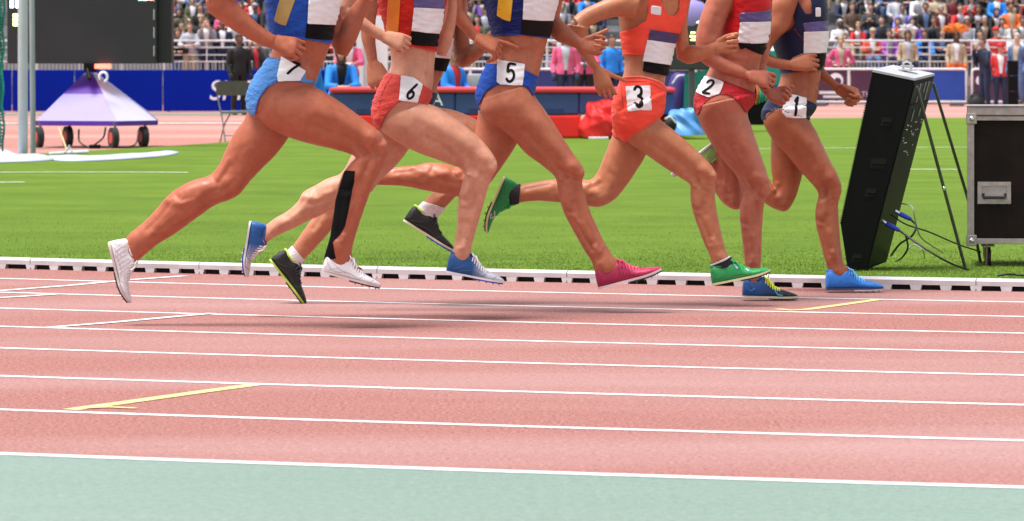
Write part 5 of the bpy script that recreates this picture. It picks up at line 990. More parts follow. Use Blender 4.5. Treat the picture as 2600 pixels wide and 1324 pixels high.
def heap(name, x0, x1, ytop, ybase, Y, mat, label, cat, seed, amp=.13, dep=.6):
    """crumpled cloth heap: a dome with sharp folds"""
    rr = np.random.default_rng(seed); a, b = P(x0, ybase, Y), P(x1, ytop, Y); hx = (b[0]-a[0])/2; cx_ = (a[0]+b[0])/2; hz = b[2]-a[2]; v = []; f = []; nu, nv_ = 72, 30
    ph = rr.random((5, 3))*6.28; fr = np.column_stack([[1, 2, 3, 5, 7], 1+3*rr.random(5)]); wt = [.5, .6, .8, .5, .3]
    for j in range(nv_+1):
        t = j/nv_
        for i in range(nu):
            an = 2*math.pi*i/nu; rad = math.cos(t*math.pi/2)**.6; w = sum(wt[k]*(1-1.6*abs(math.sin(.5*(fr[k, 0]*an+fr[k, 1]*t*3+ph[k, 0])+.6*math.sin(an*2+ph[k, 1])))) for k in range(5))/1.6
            k_ = 1+amp*3*w*(1-t*.5)*(.4+.6*min(1, t*3)); v.append((cx_+hx*rad*math.cos(an)*k_, Y+dep/2+dep/2*rad*math.sin(an)*k_, max(.004, a[2]+hz*math.sin(t*math.pi/2)**.8*(1+amp*w*1.3))))
    f = [(j*nu+i, j*nu+(i+1) % nu, (j+1)*nu+(i+1) % nu, (j+1)*nu+i) for j in range(nv_) for i in range(nu)]
    o = ob(name, mesh(v, f, True), mat); return tag(o, label, cat)
heap('mat_cover', 1478, 1600, 262, 350, YM-.5, M('cover_red', (.60, .025, .025), .5, .15, 3, spec=.2), 'crumpled red cover heaped against the landing mat', 'cover', 3, .16, .9)
heap('tarpaulin', 1690, 1800, 282, 344, YM-.6, M('tarp_blue', (.10, .30, .68), .4, .2, 2.5), 'crumpled light blue tarpaulin beside the red mat', 'tarpaulin', 8, .16, .8)
o = MB().box(P(1495, 0, YM-.8)[0], P(1545, 0, YM-.8)[0], YM-.8, YM-.6, 0, .035, .006).build('plank', m_line, None); tag(o, 'short white plank on the grass in front of the mat', 'plank')
bg_ = thing('kit_bag', P(1705, 335, YM-1), 'black bag with white trim beside the tarpaulin', 'bag'); mb = MB(); mb.ell(P(1703, 316, YM-1), (.09, .1, .12), 14, 10); mb.build('bag_body', m_rubber, bg_, True); MB().tube(cr(np.array(pt((1690, 302, YM-1.12), (1702, 297, YM-1.12), (1716, 312, YM-1.12))), 5), .012, 6).build('trim', m_lw, bg_, True)
# teal covered box, purple drum, equipment
tb = thing('covered_crate', G(1790, 345), 'teal cloth covered box standing behind number 2', 'box')
YT = 63; q = [P(1738, 190, YT), P(1850, 165, YT), P(1860, 300, YT), P(1735, 296, YT)]
MB().prism(q, (.1, .7, 0)).build('cover', M('cloth_teal', (.012, .20, .175), .6, .15, 2, bump=.3, bscale=5), tb); mb = MB(); pbox(mb, 1760, 1850, 297, 332, YT+.1, .5); mb.build('crate', M('crate_dark', (.02, .022, .025), .6, .2), tb)
tb = thing('covered_crate', G(1950, 335), 'teal cloth covered stand with coloured ribbons between numbers 2 and 1', 'box')
MB().prism([P(1900, 128, YT+1), P(1990, 130, YT+1), P(1985, 215, YT+1), P(1900, 222, YT+1)], (.05, .5, 0)).build('cover', M('cloth_teal2', (.015, .24, .22), .6, .15, 2, bump=.3, bscale=5), tb)
mb = MB(); pbox(mb, 1895, 1965, 218, 318, YT+1.05, .45, .01); mb.build('crate', m_blackpaint, tb)
for i, cl in enumerate(((.7, .12, .05), (.05, .45, .12), (.05, .3, .6), (.1, .5, .25))): MB().tube(cr(np.array(pt((1921+i*7, 215, YT+.95), (1924+i*7, 240, YT+.9), (1919+i*8, 264-3*i, YT+.95))), 4), .018, 6).build('ribbon', M('ribbon_%d' % i, cl, .6, .1), tb)
pd = thing('drum_case', G(1712, 350), 'purple rounded case with white edge beside the landing mat', 'case')
mb = MB(); mb.add(*tube([P(1725, 300, 64), P(1722, 250, 64), P(1725, 205, 64)], [.17, .19, .15], 16, 4)); mb.build('shell', M('case_purple', (.05, .025, .17), .45, .1), pd, True); MB().tube(cr(np.array(pt((1708, 212, 63.75), (1722, 194, 63.75), (1742, 192, 63.8))), 5), .015, 6).build('edge', m_lw, pd, True)
# small result board with a lavender hood, behind numbers 3 and 2
YR = 62; rb = thing('result_board', G(1790, 340), 'small dark result display with lavender hood and glowing rows', 'display')
mb = MB(); pbox(mb, 1690, 1812, 44, 178, YR, .3, .02); mb.build('screen', M('screen_green_black', (.03, .035, .032), .5, .1), rb)
mb = MB(); c = P(1752, 46, YR+.15); mb.ell(c, (.36, .17, .29), 22, 12); mb.build('hood', m_lav, rb, True)
for j, (y, cl, nm, x0_, wd) in enumerate(((47, (.55, .85, .95), 'led_cyan', 1742, 26), (55, (.55, .85, .95), 'led_cyan', 1748, 30), (82, (.75, .9, .2), 'led_lime', 1754, 16), (91, (.75, .9, .2), 'led_lime', 1752, 26), (100, (.75, .9, .2), 'led_lime', 1754, 22))):
    for i in range(wd//6): mb = MB(); pbox(mb, x0_+i*6, x0_+i*6+4.5, y, y+3.5, YR-.006, .005); mb.build('led_segment', M(nm, cl, .4, 0, emit=2.0), rb)
MB().tube([P(1757, 178, YR+.1), (P(1757, 0, YR+.1)[0], YR+.1, 0)], .05, 10).build('pole', m_steel, rb)
# crowd barriers with banners
YBR = 10500/(269-170)
m_wf = M('barrier_white', (.72, .70, .72), .4, .06, 3); m_mar = M('banner_maroon', (.075, .022, .055), .55, .1, 2); m_bb = M('banner_blue', (.018, .065, .36), .55, .1, 2); m_bd = M('barrier_base', (.10, .10, .11), .7, .2)
def barrier(a, b, kind, label):
    t = thing('crowd_barrier', G((a+b)/2, 269), label, 'barrier', 'crowd barriers with banners'); 
    r_ = .032; z0, z1 = P(0, 259, YBR)[2], P(0, 176, YBR)[2]; xa, xb = P(a+4, 0, YBR)[0], P(b-4, 0, YBR)[0]; c = .09
    MB().tube([(xa+c, YBR, z1), (xb-c, YBR, z1), (xb-.02, YBR, z1-.02), (xb, YBR, z1-c), (xb, YBR, z0), (xa, YBR, z0), (xa, YBR, z1-c), (xa+.02, YBR, z1-.02), (xa+c, YBR, z1)], r_, 8).build('frame', m_wf, t)
    for x, mt_ in kind:
        x0_, x1_ = P(x[0], 0, YBR)[0], P(x[1], 0, YBR)[0]; MB().box(x0_, x1_, YBR-.012, YBR+.012, z0+.045, z1-.04).build('banner', mt_, t)
        if x[0] > a+30: MB().box(x0_-.09, x0_-.02, YBR-.02, YBR+.02, z0+.035, z1-.033).build('upright', m_wf, t)
    for x in (a+25, b-25): mb = MB(); pbox(mb, x-16, x+16, 262, 270, YBR-.25, .5, .01); mb.build('foot', m_bd, t)
    return t
t = barrier(2058, 2258, [((2066, 2150), m_mar), ((2160, 2250), m_mar)], 'white framed barrier with maroon banner and white round emblem beside number 1')
mb = MB(); c = P(2122, 205, YBR-.02); mb.add(*tube([c, (c[0], c[1]-.01, c[2])], .20, 24, cap=False)); mb.build('round_emblem', M('emblem_white', (.8, .8, .86), .5, .03), t); mb = MB(); mb.add(*tube([(c[0]+.05, c[1]-.012, c[2]-.02), (c[0]+.05, c[1]-.02, c[2]-.02)], .10, 20, cap=False)); mb.build('emblem_centre', m_mar, t)
for x0_, y0_, x1_, y1_ in ((2080, 232, 2150, 239), (2090, 243, 2160, 249)): mb = MB(); pbox(mb, x0_, x1_, y0_, y1_, YBR-.02, .006); mb.build('banner_stripe', m_wf, t)
text('lettering', 'THE', .2, P(2204, 246, YBR-.018), M('letter_pale', (.55, .5, .55), .5, 0), t, .003)
barrier(2262, 2457, [((2270, 2450), m_bb)], 'white framed barrier with plain blue banner behind the loudspeaker')
t = barrier(2464, 2660, [((2472, 2652), m_mar)], 'white framed barrier with maroon banner behind the camera crew'); mb = MB(); c = P(2490, 205, YBR-.02); mb.add(*tube([c, (c[0], c[1]-.01, c[2])], .13, 20, cap=False)); mb.build('round_emblem', M('emblem_white', (.8, .8, .86), .5, .03), t)
for i, (a, b) in enumerate(((1130, 1330), (1332, 1540), (1542, 1760), (1762, 2056))):
    t = barrier(a, b, [((a+8, b-8), M('banner_navy', (.02, .035, .16), .55, .1, 2))], ['white framed barrier with navy banner and white letters behind the grey chair', 'white framed barrier with navy banner behind the two officials in pink', 'white framed barrier with navy banner behind the runner in coral shorts', 'white framed barrier with navy banner behind the teal covered boxes'][i])
    if i == 0: text('lettering', 'SU', .75, P(1195, 218, YBR-.02), m_wf, t, .004)
tn = thing('white_screen', P(1000, 270, 92), 'tall white panel with pale pillar behind number 6', 'panel'); mb = MB(); pbox(mb, 905, 985, 40, 278, 92, .1); mb.build('panel', M('panel_white', (.72, .73, .75), .6, .05), tn); mb = MB(); pbox(mb, 922, 934, 60, 280, 91.8, .1); mb.build('pillar', m_post, tn); text('lettering', 'FFA', .2, P(905, 228, 91.7), m_rubber, tn, .003)
gc = thing('grey_chair', P(1212, 225, 86), 'grey rounded chair back showing above the landing mat', 'chair'); mb = MB(); pbox(mb, 1186, 1232, 188, 232, 66, .06, .025); mb.build('backrest', M('chair_grey', (.33, .33, .34), .6, .1), gc, True); mb = MB(); pbox(mb, 1190, 1228, 236, 244, 65.6, .4, .02); mb.build('seat', M('chair_grey', (.33, .33, .34), .6, .1), gc); MB().tube([P(1192, 240, 65.7), (P(1192, 0, 65.7)[0], 65.7, 0)], .015, 6).build('leg', m_steel, gc); MB().tube([P(1226, 240, 65.7), (P(1226, 0, 65.7)[0], 65.7, 0)], .015, 6).build('leg', m_steel, gc)
# ---------------------------------------------------------------- the stand
Y0 = 112.5; ROW = .82; RISE = .37; Z0 = .78; NR = 8
m_con = M('concrete', (.36, .35, .35), .85, .12, 1.2, bump=.2, bscale=8); m_con2 = M('concrete_dark', (.22, .22, .225), .85, .12, 1.0)
stand = thing('grandstand', (0, Y0, 0), 'stepped concrete grandstand full of spectators', 'grandstand')
XL, XR = -34, 34
for i in range(NR):
    MB().box(XL, XR, Y0+i*ROW+(.001 if i else -.9), Y0+(i+1)*ROW, 0 if i == 0 else Z0+(i-1)*RISE, Z0+i*RISE, .0).build('tier', m_con if i % 2 == 0 else m_con2, stand)
MB().box(XL, XR, Y0+NR*ROW, Y0+NR*ROW+.4, 0, Z0+NR*RISE+5).build('back_wall', m_con2, stand)
for px in (2090, 1560, 700):                                   # aisles of half steps
    xa = P(px, 0, Y0)[0]
    for i in range(1, NR): MB().box(xa-.45, xa+.45, Y0+i*ROW-.36, Y0+i*ROW, Z0+(i-1)*RISE+.002, Z0+(i-.5)*RISE).build('aisle_step', m_con, stand)
# bench seats
for i in range(NR):
    MB().box(XL, XR, Y0+i*ROW+.28, Y0+i*ROW+.6, Z0+i*RISE+.36, Z0+i*RISE+.42).build('bench', M('bench_grey', (.16, .165, .18), .6, .1, 2), stand)
# railing
rl = thing('railing', (0, Y0-.8, Z0), 'white steel railing along the front of the grandstand', 'railing')
m_rail = M('rail_pale', (.60, .60, .60), .4, .06, 2); YL = Y0-.82
zt_, zm = P(0, 104, YL)[2], P(0, 121, YL)[2]
MB().tube([(XL, YL, zt_), (XR, YL, zt_)], .030, 8).build('top_rail', m_rail, rl); MB().tube([(XL, YL, zm), (XR, YL, zm)], .018, 8).build('middle_rail', m_rail, rl); MB().tube([(XL, YL, P(0, 140, YL)[2]), (XR, YL, P(0, 140, YL)[2])], .014, 8).build('middle_rail', m_rail, rl); MB().tube([(XL, YL, P(0, 157, YL)[2]), (XR, YL, P(0, 157, YL)[2])], .018, 8).build('lower_rail', m_rail, rl)
for px in range(-40, 2700, 108):
    x = P(px+25, 0, YL)[0]; MB().tube([(x, YL+.01, Z0-.25), (x, YL+.01, zt_)], .034 if (px//108) % 3 == 0 else .02, 8).build('post', m_rail, rl)
mb = MB(); zb_ = P(0, 157, YL)[2]
for i in range(0, 640): x = XL+.3+i*.105; mb.add([(x-.008, YL-.01, Z0-.25), (x+.008, YL-.01, Z0-.25), (x, YL+.006, Z0-.25), (x-.008, YL-.01, zb_), (x+.008, YL-.01, zb_), (x, YL+.006, zb_)], [(0, 1, 4, 3), (1, 2, 5, 4), (2, 0, 3, 5)])
mb.build('bars', m_rail, rl)['kind'] = 'stuff'
MB().box(XL, XR, YL-.12, YL-.04, .0, Z0-.26).build('front_wall', m_con2, stand)

# ---------------------------------------------------------------- spectators and officials (built in local coordinates, facing -Y)
def body_kind(kind, seed):
    rr = np.random.default_rng(seed); mb = MB(); J = lambda a: np.array(a, float)
    seated = kind.startswith('sit')
    if seated:
        hip = .50; lean = {'sit_up': .02, 'sit_lean': -.16, 'sit_fold': 0.0, 'sit_chin': -.2, 'sit_clap': -.03}[kind]
    else: hip = .93; lean = {'stand': 0.0, 'stand_lean': -.12, 'stand_hips': 0.0, 'stand_camera': -.05}[kind]
    sh = hip+.47; sy = lean; hd = J((rr.uniform(-.02, .02), sy-.03+lean*.25, sh+.27))
    # torso
    T_ = [(hip-.06, 0, .14, .115), (hip+.05, 0, .165, .12), (hip+.2, sy*.4, .155, .115), (hip+.36, sy*.8, .18, .125), (sh, sy, .17, .105), (sh+.06, sy, .09, .07)]
    v = []; n = 16; R_ = cr(np.array(T_), 3)
    for z, y, a, b in R_:
        for k in range(n): t = 2*math.pi*k/n; v.append((a*math.cos(t), y+b*math.sin(t), z))
    L = len(R_); mb.add(v, [(i*n+j, i*n+(j+1) % n, (i+1)*n+(j+1) % n, (i+1)*n+j) for i in range(L-1) for j in range(n)]+[tuple(range(n))[::-1], tuple(range((L-1)*n, L*n))])
    mb.add(*tube([J((0, sy, sh+.02)), hd+J((0, .01, -.05))], [.062, .055], 10)); mb.ell(hd, (.078, .095, .118), 16, 12); mb.ell(hd+J((0, -.03, -.06)), (.055, .06, .06), 12, 8)
    mb.add(*tube([hd+J((0, -.088, .02)), hd+J((0, -.105, -.025))], [.01, .017], 8))
    for s in (-1, 1): mb.ell(hd+J((s*.078, .01, -.005)), (.014, .022, .034), 8, 6)
    for s in (-1, 1):
        S_ = J((s*.19, sy, sh-.02))
        if kind in ('sit_up',): E = J((s*.24, sy-.08, hip+.2)); H_ = J((s*.11, -.33, hip+.1))
        elif kind == 'sit_lean': E = J((s*.25, -.32, hip+.16)); H_ = J((s*.05, -.46, hip+.14))
        elif kind == 'sit_fold': E = J((s*.25, sy-.08, hip+.22)); H_ = J((-s*.1, -.19, hip+.26+s*.02))
        elif kind == 'sit_chin': E = J((s*.2, -.36, hip+.14)); H_ = J((s*.05, -.34, sh+.12)) if s > 0 else J((.02, -.42, hip+.12))
        elif kind == 'sit_clap': E = J((s*.25, sy-.12, hip+.2)); H_ = J((s*.03, -.34, hip+.36))
        elif kind == 'stand': E = J((s*.25, .02, hip+.16)); H_ = J((s*.24, -.1, hip-.05))
        elif kind == 'stand_lean': E = J((s*.27, -.24, hip+.2)); H_ = J((s*.1, -.42, hip+.18))
        elif kind == 'stand_hips': E = J((s*.36, .08, hip+.2)); H_ = J((s*.17, -.06, hip+.06))
        else: E = J((s*.26, -.12, hip+.2)); H_ = J((s*.09, -.3, sh+.12))
        mb.add(*tube([S_, (S_+E)/2, E], [.062, .054, .045], 10, 2)); mb.add(*tube([E, (E+H_)/2, H_], [.045, .042, .03], 10, 2))
        d = unit(H_-E); mb.add(*tube([H_, H_+d*.05, H_+d*.09], [.034, .042, .028], 8)); mb.add(*tube([H_+d*.02, H_+d*.05+J((-s*.045, -.01, .03))], [.017, .013], 6))
        for q in range(4): o_ = (q-1.5)*.02; mb.add(*tube([H_+d*.08+J((o_, 0, o_*.3)), H_+d*.125+J((o_, .02, -.01))], .0105, 6))
        if seated:
            A = J((s*.1, -.02, hip)); K = J((s*.14+rr.uniform(-.03, .03), -.44, hip-.02)); N_ = J((s*.13, -.42+rr.uniform(-.06, .03), .06))
        else: A = J((s*.1, 0, hip)); K = J((s*.11, -.03, hip*.52)); N_ = J((s*.12, .02, .07))
        mb.add(*tube([A, (A+K)/2, K], [.095, .084, .062], 12, 2)); mb.add(*tube([K, K+(N_-K)*.35, N_], [.062, .058, .038], 12, 2)); mb.add(*tube([N_+J((0, .03, -.02)), N_+J((0, -.08, -.03)), N_+J((0, -.15, -.035))], [.038, .042, .03], 10))
    V, T = remesh(mb.v, mb.f, .017, 4); N = vnormals(V, T); x, y, z = V.T; dh = np.linalg.norm(V-hd, axis=1)
    arm_x = np.abs(x)
    hands = np.zeros(len(V)); 
    # distance to hands (approx): keep skin near both wrists
    return V, T, N, hd, hip, sh, sy, seated
def clothe(kind, seed):
    V, T, N, hd, hip, sh, sy, seated = body_kind(kind, seed); x, y, z = V.T; out = {}
    out['body'] = mesh(V, T, True)
    # trousers: legs down to the ankle; shoes below
    if seated: tr = np.minimum(np.minimum(hip+.06-z, z-.13), np.where((z > hip-.11) & (y > -.62) | (y < -.2), 1, 1)); legs = np.where((z < hip-.06) | ((z < hip+.075) & (y < .2) & (np.abs(x) < .24)), 1.0, -1.0); s_ = np.minimum(tr, .12)
    else: s_ = np.minimum(hip+.05-z, z-.12)
    # hands resting low must not be dressed as legs
    d1, t1 = clip(V+N*.014, T, s_); out['trousers'] = mesh(d1, t1, True)
    for nm_, sg in (('shoe_a', 1), ('shoe_b', -1)): d1, t1 = clip(V+N*.012, T, np.minimum(.118-z, sg*x)); out[nm_] = mesh(d1, t1, True)
    # jacket: trunk and sleeves, open at the neck; hands stay bare by cutting with the distance along the arm
    neck = sh+.075+.35*np.abs(x)-.5*np.maximum(0, -(y-sy))*.3
    jk = np.minimum(z-(hip-.03), neck-z)
    if seated: jk = np.where((np.abs(x) > .2) | (y > -.2) | (z > hip+.1), jk, -1)
    hx = {'sit_up': ((.11, -.33, hip+.1),), 'sit_lean': ((.05, -.46, hip+.14),), 'sit_fold': ((-.1, -.19, hip+.27),), 'sit_chin': ((.05, -.34, sh+.12), (-.02, -.42, hip+.12)), 'sit_clap': ((.03, -.34, hip+.36),), 'stand': ((.24, -.1, hip-.05),), 'stand_lean': ((.1, -.42, hip+.18),), 'stand_hips': ((.17, -.06, hip+.06),), 'stand_camera': ((.09, -.3, sh+.12),)}[kind]
    for h in hx:
        for s in (-1, 1): jk = np.minimum(jk, np.linalg.norm(V-np.array([s*h[0], h[1]-.03, h[2]]), axis=1)-.085)
    jk = np.minimum(jk, np.linalg.norm(V-hd, axis=1)-.15)
    jk = jk if kind != 'stand' else np.maximum(jk, np.minimum(np.where(np.abs(x) > .2, .1, -1), z-(hip+.0)))
    d1, t1 = clip(V+N*.018, T, jk); out['jacket'] = mesh(d1, t1, True)
    fr_ = np.where(y < sy*.6-.02, 1, 0); d1, t1 = clip(V+N*.018, T, np.minimum(jk, np.where(fr_ > 0, (np.abs(x)-(.028+.13*np.maximum(0, z-hip-.05)))*(1.0), .2))); out['open_jacket'] = mesh(d1, t1, True)
    d1, t1 = clip(V+N*.010, T, np.minimum(jk, .14-np.abs(x))); out['shirt'] = mesh(d1, t1, True)
    q = V-hd; hair = np.minimum(np.linalg.norm(q*[1, 1, .9], axis=1)*0+.2, np.maximum(q[:, 2]-.035-.5*np.maximum(0, -q[:, 1]-.03), np.minimum(q[:, 1]-.0, q[:, 2]+.05)*1.0)); hair = np.minimum(hair, .2-np.linalg.norm(q, axis=1))
    d1, t1 = clip(V+N*.014, T, hair); out['short_hair'] = mesh(d1, t1, True)
    hl = np.maximum(hair, np.minimum(np.minimum(q[:, 1]+.02, q[:, 2]+.2), .16-np.linalg.norm(q[:, :2], axis=1))); d1, t1 = clip(V+N*.026, T, np.minimum(hl, .26-np.linalg.norm(q, axis=1))); out['long_hair'] = mesh(d1, t1, True)
    mb = MB(); mb.ell(hd+np.array([0, .0, .055]), (.095, .11, .085), 16, 10); mb.box(hd[0]-.07, hd[0]+.07, hd[1]-.19, hd[1]-.06, hd[2]+.045, hd[2]+.06, .004); out['cap'] = mesh(mb.v, mb.f, True)
    return out
KINDS = ['sit_up', 'sit_lean', 'sit_fold', 'sit_chin', 'sit_clap', 'stand', 'stand_lean', 'stand_hips', 'stand_camera']
WARD = {k: clothe(k, 11+i) for i, k in enumerate(KINDS)}
skins = [M('crowd_skin_%d' % i, c, .55, .08) for i, c in enumerate(((.52, .31, .22), (.45, .25, .17), (.36, .19, .12), (.14, .07, .045), (.56, .36, .27)))]
hairs = {'dark': M('crowd_hair_dark', (.014, .011, .010), .5, .3, 40), 'brown': M('crowd_hair_brown', (.07, .04, .022), .5, .3, 40), 'fair': M('crowd_hair_fair', (.32, .21, .10), .5, .25, 40), 'grey': M('crowd_hair_grey', (.36, .35, .34), .5, .2, 40)}
CL = {'black': (.008, .008, .009), 'dark navy': (.014, .022, .06), 'charcoal': (.04, .042, .046), 'grey': (.24, .245, .27), 'light grey': (.42, .44, .50), 'white': (.68, .68, .70), 'red': (.52, .025, .03), 'bright blue': (.015, .22, .72), 'maroon': (.14, .02, .025), 'brown': (.09, .055, .04), 'denim blue': (.08, .13, .26), 'pink': (.62, .10, .22), 'orange': (.72, .16, .04), 'purple': (.17, .06, .34), 'lilac': (.26, .23, .62), 'olive': (.09, .09, .045), 'teal': (.02, .22, .24), 'coral red': (.66, .08, .05), 'yellow': (.72, .42, .03), 'beige': (.42, .34, .24), 'magenta': (.42, .08, .52)}
cmat = {k: M('cloth_'+k.replace(' ', '_'), v, .75, .16, 9, bump=.35, bscale=14) for k, v in CL.items()}
tmat = [cmat['black'], cmat['dark navy'], cmat['charcoal'], cmat['denim blue'], cmat['beige']]
mshoe = M('crowd_shoe', (.05, .05, .05), .6, .2)
used_labels = set(); RS = random.Random(5)
def person(kind, loc, jacket, hair='dark', long=False, skin=0, trousers=1, rz=0.0, sc=1.0, cap=None, label=None, group=None, flip=False, extra=None):
    t = bpy.data.objects.new('person', None); COL.objects.link(t); t.location = loc; t.rotation_euler = (0, 0, rz); t.scale = (sc, sc, sc); t['category'] = 'person'; t['label'] = label
    if group: t['group'] = group
    W_ = WARD[kind]
    def add(nm, key, mat):
        me = W_[key]; o = bpy.data.objects.new(nm, me); COL.objects.link(o); o.parent = t
        if not me.materials: me.materials.append(mat)
        o.material_slots[0].link = 'OBJECT'; o.material_slots[0].material = mat; return o
    add('body', 'body', skins[skin]); shirt = RS.choice((None, None, 'white', 'light grey', 'grey', 'black', 'beige', 'red', 'denim blue', 'white')); shirt = None if shirt == jacket else shirt
    add('jacket', 'open_jacket' if shirt else 'jacket', cmat[jacket])
    if shirt: add('shirt', 'shirt', cmat[shirt])
    add('trousers', 'trousers', tmat[trousers] if isinstance(trousers, int) else cmat[trousers]); add('shoe', 'shoe_a', mshoe); add('shoe', 'shoe_b', mshoe)
    add('hair', 'long_hair' if long else 'short_hair', hairs[hair])
    if cap: add('cap', 'cap', cmat[cap])
    return t
# the seated crowd
names = list(CL); wts = {'black': 16, 'dark navy': 12, 'charcoal': 10, 'grey': 6, 'light grey': 4, 'white': 6, 'red': 6, 'bright blue': 5, 'maroon': 4, 'brown': 4, 'denim blue': 5, 'pink': 2, 'orange': 1.5, 'purple': .8, 'lilac': .8, 'olive': 3, 'teal': 1, 'coral red': 2, 'yellow': 1, 'beige': 3, 'magenta': .3}
R2 = random.Random(21); fixed = {}
def crowd(px, row, dx=0.0):
    Y = Y0+row*ROW+.36; return (P(px, 0, Y)[0]+dx, Y+random.uniform(-.1, .08), Z0+row*RISE)
special = [  # (px, row, kind, jacket, hair, long, cap) things one can pick out in the photograph
  (2214, 0, 'sit_fold', 'coral red', 'grey', False, 'beige'), (2258, 0, 'sit_up', 'magenta', 'dark', True, None), (2345, 0, 'sit_lean', 'bright blue', 'dark', False, None), (2392, 0, 'sit_fold', 'dark navy', 'dark', False, None), (2482, 0, 'sit_lean', 'light grey', 'dark', False, None), (2530, 0, 'sit_up', 'red', 'dark', False, 'red'), (2578, 0, 'sit_clap', 'white', 'grey', False, None),
  (2165, 2, 'sit_up', 'brown', 'brown', True, None), (2140, 3, 'sit_lean', 'dark navy', 'brown', False, None), (2210, 2, 'sit_clap', 'charcoal', 'dark', False, None), (2240, 1, 'sit_up', 'dark navy', 'dark', False, None), (2280, 1, 'sit_clap', 'beige', 'brown', True, None), (2295, 2, 'sit_lean', 'lilac', 'dark', False, None), (2318, 1, 'sit_up', 'purple', 'dark', True, None), (2352, 2, 'sit_up', 'black', 'dark', False, None), (2370, 1, 'sit_chin', 'charcoal', 'brown', False, None), (2390, 2, 'sit_up', 'maroon', 'grey', False, None), (2437, 2, 'sit_lean', 'red', 'dark', False, None), (2455, 1, 'sit_up', 'light grey', 'grey', True, None), (2484, 2, 'sit_clap', 'black', 'brown', True, None), (2500, 1, 'sit_lean', 'black', 'grey', False, None), (2545, 1, 'sit_fold', 'white', 'dark', False, None), (2532, 3, 'sit_up', 'bright blue', 'brown', False, None), (2568, 2, 'sit_up', 'orange', 'dark', False, None), (2590, 1, 'sit_lean', 'olive', 'dark', False, None), (2420, 3, 'sit_up', 'maroon', 'brown', False, None), (2275, 3, 'sit_up', 'light grey', 'brown', True, None)]
taken = []
cnt = {}
def mklabel(j, hair, long, kind, cap, where):
    pose = {'sit_up': 'hands on knees', 'sit_lean': 'leaning forward', 'sit_fold': 'arms folded', 'sit_chin': 'chin on hand', 'sit_clap': 'clapping', 'stand': 'standing', 'stand_lean': 'leaning on the rail', 'stand_hips': 'with hands on hips', 'stand_camera': 'holding up a camera'}[kind]
    return 'spectator in %s jacket, %s%s hair%s, %s, %s' % (j, 'long ' if long else 'short ', hair, ', '+cap+' cap' if cap else '', pose, where)
crowd_rows = ['front row', 'second row', 'third row', 'fourth row', 'fifth row', 'sixth row']
for px, row, kind, j, h, lg, cap in special:
    taken.append((px, row)); used_labels.add(mklabel(j, h, lg, kind, cap, crowd_rows[row])); person(kind, crowd(px, row), j, h, lg, R2.choice((0, 0, 1, 4, 2)), R2.randrange(4), R2.uniform(-.25, .25), R2.uniform(.96, 1.04), cap, mklabel(j, h, lg, kind, cap, crowd_rows[row]), 'seated spectators in the grandstand')
n_sp = len(special)
for row in range(6):
    px = 435.0+R2.uniform(0, 30)
    while px < 2640:
        step = R2.uniform(41, 54)*(1.0 if px > 1100 else 1.05)
        if any(abs(px-t[0]) < 34 and t[1] == row for t in taken) or (row < 5 and any(abs(px-a) < 40 for a in (2090, 1560, 700))) or R2.random() < .035 or n_sp >= 288 or (px < 700 and row == 0): px += step; continue
        j = R2.choices(names, [wts[n] for n in names])[0]; h = R2.choices(list(hairs), (8, 5, 2, 2))[0]; lg = R2.random() < .4; kind = R2.choices(KINDS[:5], (4, 4, 3, 1.5, 2))[0]; cap = R2.choice(names) if R2.random() < .08 else None
        for _ in range(40):
            lb = mklabel(j, h, lg, kind, cap, crowd_rows[row])
            if lb not in used_labels: break
            j = R2.choices(names, [wts[n] for n in names])[0]; h = R2.choices(list(hairs), (8, 5, 2, 2))[0]; kind = R2.choices(KINDS[:5], (4, 4, 3, 1.5, 2))[0]
        used_labels.add(lb)
        person(kind, crowd(px, row, 0), j, h, lg, R2.choices(range(5), (4, 3, 2, 1.5, 3))[0], R2.randrange(5), R2.uniform(-.35, .35), R2.uniform(.88, 1.07), cap, mklabel(j, h, lg, kind, cap, crowd_rows[row]), 'seated spectators in the grandstand'); n_sp += 1
        px += step
# costumed dancers at the rail, with headdresses
def feathers(parent, mat, hd, R_, nf, dirx, name, up=.5, seed=1):
    rr = random.Random(seed); mb = MB()
    for i in range(nf):
        a = math.pi*(.08+.84*i/(nf-1)) if nf > 1 else 1.57; ln = R_*rr.uniform(.75, 1.1); d = np.array([math.cos(a)*dirx, rr.uniform(-.25, .25), math.sin(a)*up+.25])
        p0 = np.array([0, 0, hd+.06]); pts = [p0, p0+d*ln*.5, p0+d*ln+np.array([d[0]*.1, 0, -.05])]; mb.add(*tube(pts, [.02, .045, .02], 6, 2))
    o = ob(name, mesh(mb.v, mb.f, True), mat); o.parent = parent; o.matrix_parent_inverse = Matrix.Identity(4); return o
def standing(px, head_y, Y, kind='stand', **k):
    H_ = 1.68; z = P(px, head_y, Y)[2]-H_; x = P(px, 0, Y)[0]; return person(kind, (x, Y, max(0, z) if Y < 100 else z), **k)
wd_ = standing(2305, 88, 111.2, 'stand', jacket='beige', hair='dark', long=True, skin=2, label='dancer with white feather headdress standing behind the railing'); feathers(wd_, cmat['white'], 1.70, .20, 15, 1.0, 'headdress', 1.0)
od = standing(2428, 92, 111.2, 'stand', jacket='beige', hair='dark', long=True, skin=3, trousers='orange', label='dancer with orange feather headdress standing behind the railing'); feathers(od, M('feather_orange', (.72, .20, .03), .7, .3, 9), 1.70, .27, 40, 1.1, 'headdress', .9, 4)
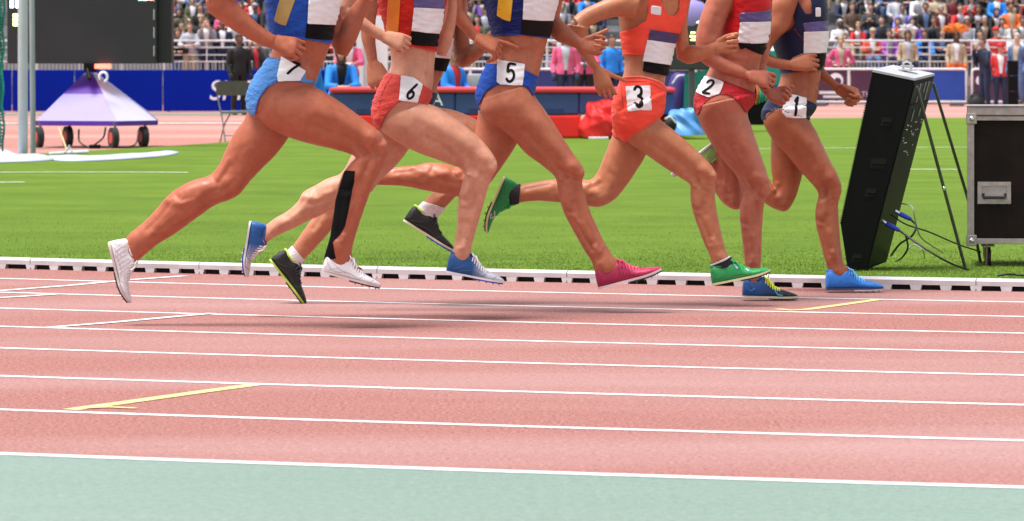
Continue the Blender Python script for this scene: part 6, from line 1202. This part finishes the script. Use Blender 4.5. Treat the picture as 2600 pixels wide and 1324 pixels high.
# officials, photographers and helpers on the far side
A_LBL = 'officials beside the far track'
standing(606, 108, 86.5, 'stand', jacket='black', hair='dark', skin=3, trousers=0, rz=.5, label='photographer in black shirt with lanyard standing beside the folding chair')
standing(660, 100, 93.0, 'stand_camera', jacket='charcoal', hair='brown', skin=0, rz=-.5, label='photographer in charcoal jacket raising a long lens behind number 7')
standing(482, 66, 111.9, 'stand_lean', jacket='light grey', hair='brown', skin=0, trousers='beige', label='spectator in light grey hoodie leaning over the railing')
standing(525, 55, 111.95, 'stand_camera', jacket='grey', hair='brown', skin=4, trousers=1, label='spectator in grey hoodie taking a photograph at the railing')
standing(452, 82, 111.95, 'stand_lean', jacket='black', hair='brown', long=True, skin=1, trousers=3, label='spectator in black jacket bending over the railing beside the scoreboard')
standing(566, 60, 112.0, 'stand', jacket='dark navy', hair='dark', skin=3, trousers=1, label='spectator in dark navy jacket standing at the railing behind number 7')
person('sit_lean', (P(808, 0, 64)[0], 64, .04), 'bright blue', 'dark', False, 3, 'bright blue', -.9, 1.0, None, 'helper in bright blue suit crouching beside the landing mat')
person('sit_lean', (P(862, 0, 66)[0], 66, .08), 'bright blue', 'brown', True, 0, 1, .2, .98, None, 'seated official with brown hair in bright blue jacket behind the mat')
standing(888, 120, 84, 'stand_lean', jacket='pink', hair='brown', skin=0, label='helper in bright pink jacket bending behind the mat')
person('sit_up', (P(1150, 0, 66)[0], 66, .02), 'bright blue', 'dark', False, 1, 1, .8, 1.0, None, 'seated official in bright blue shirt behind the mat beside the grey chair')
standing(1436, 118, 80, 'stand', jacket='pink', hair='dark', long=True, skin=2, trousers=1, label='official in pink jacket and dark trousers with lanyard behind the mat')
standing(1484, 112, 82, 'stand_lean', jacket='pink', hair='brown', long=True, skin=0, trousers=0, label='official in pink jacket looking down behind the mat')
standing(1552, 128, 90, 'stand', jacket='bright blue', hair='dark', skin=2, trousers=1, rz=.4, label='helper in bright blue jacket standing beyond the mat')
standing(2135, 104, 109.5, 'stand_hips', jacket='pink', hair='fair', skin=0, trousers=0, label='person in pink jacket standing behind the barrier with hands on hips')
standing(2088, 130, 108.7, 'stand', jacket='pink', hair='dark', skin=1, trousers=0, label='person in pink jacket half hidden behind number 1')
cm = standing(2502, 112, 97, 'stand_camera', jacket='dark navy', hair='brown', skin=1, trousers=1, rz=-1.1, label='camera operator in dark navy jacket beside tall black boxes')
standing(2584, 95, 100, 'stand', jacket='denim blue', hair='grey', skin=4, trousers=3, rz=-.6, label='man in denim blue jacket standing behind the black boxes')
standing(2540, 120, 104, 'stand', jacket='red', hair='dark', skin=1, trousers=1, cap='red', label='helper in red jacket and red cap beside the camera operator')
bx = thing('equipment_stack', P(2560, 285, 96), 'tall black camera equipment boxes behind the flight case', 'equipment')
for y0_, y1_ in ((154, 192), (193, 232), (233, 285)): mb = MB(); pbox(mb, 2560, 2586, y0_, y1_, 96, .3, .015); mb.build('box', m_blackpaint, bx)
bx = thing('kit_bag', P(2480, 285, 96), 'black kit bag on the ground beside the camera operator', 'bag'); mb = MB(); mb.ell(P(2478, 262, 96), (.2, .2, .22), 14, 10); mb.build('bag_body', m_rubber, bx, True); MB().tube(cr(np.array(pt((2465, 246, 95.9), (2478, 232, 95.9), (2492, 246, 95.9))), 5), .02, 6).build('strap', m_rubber, bx, True)
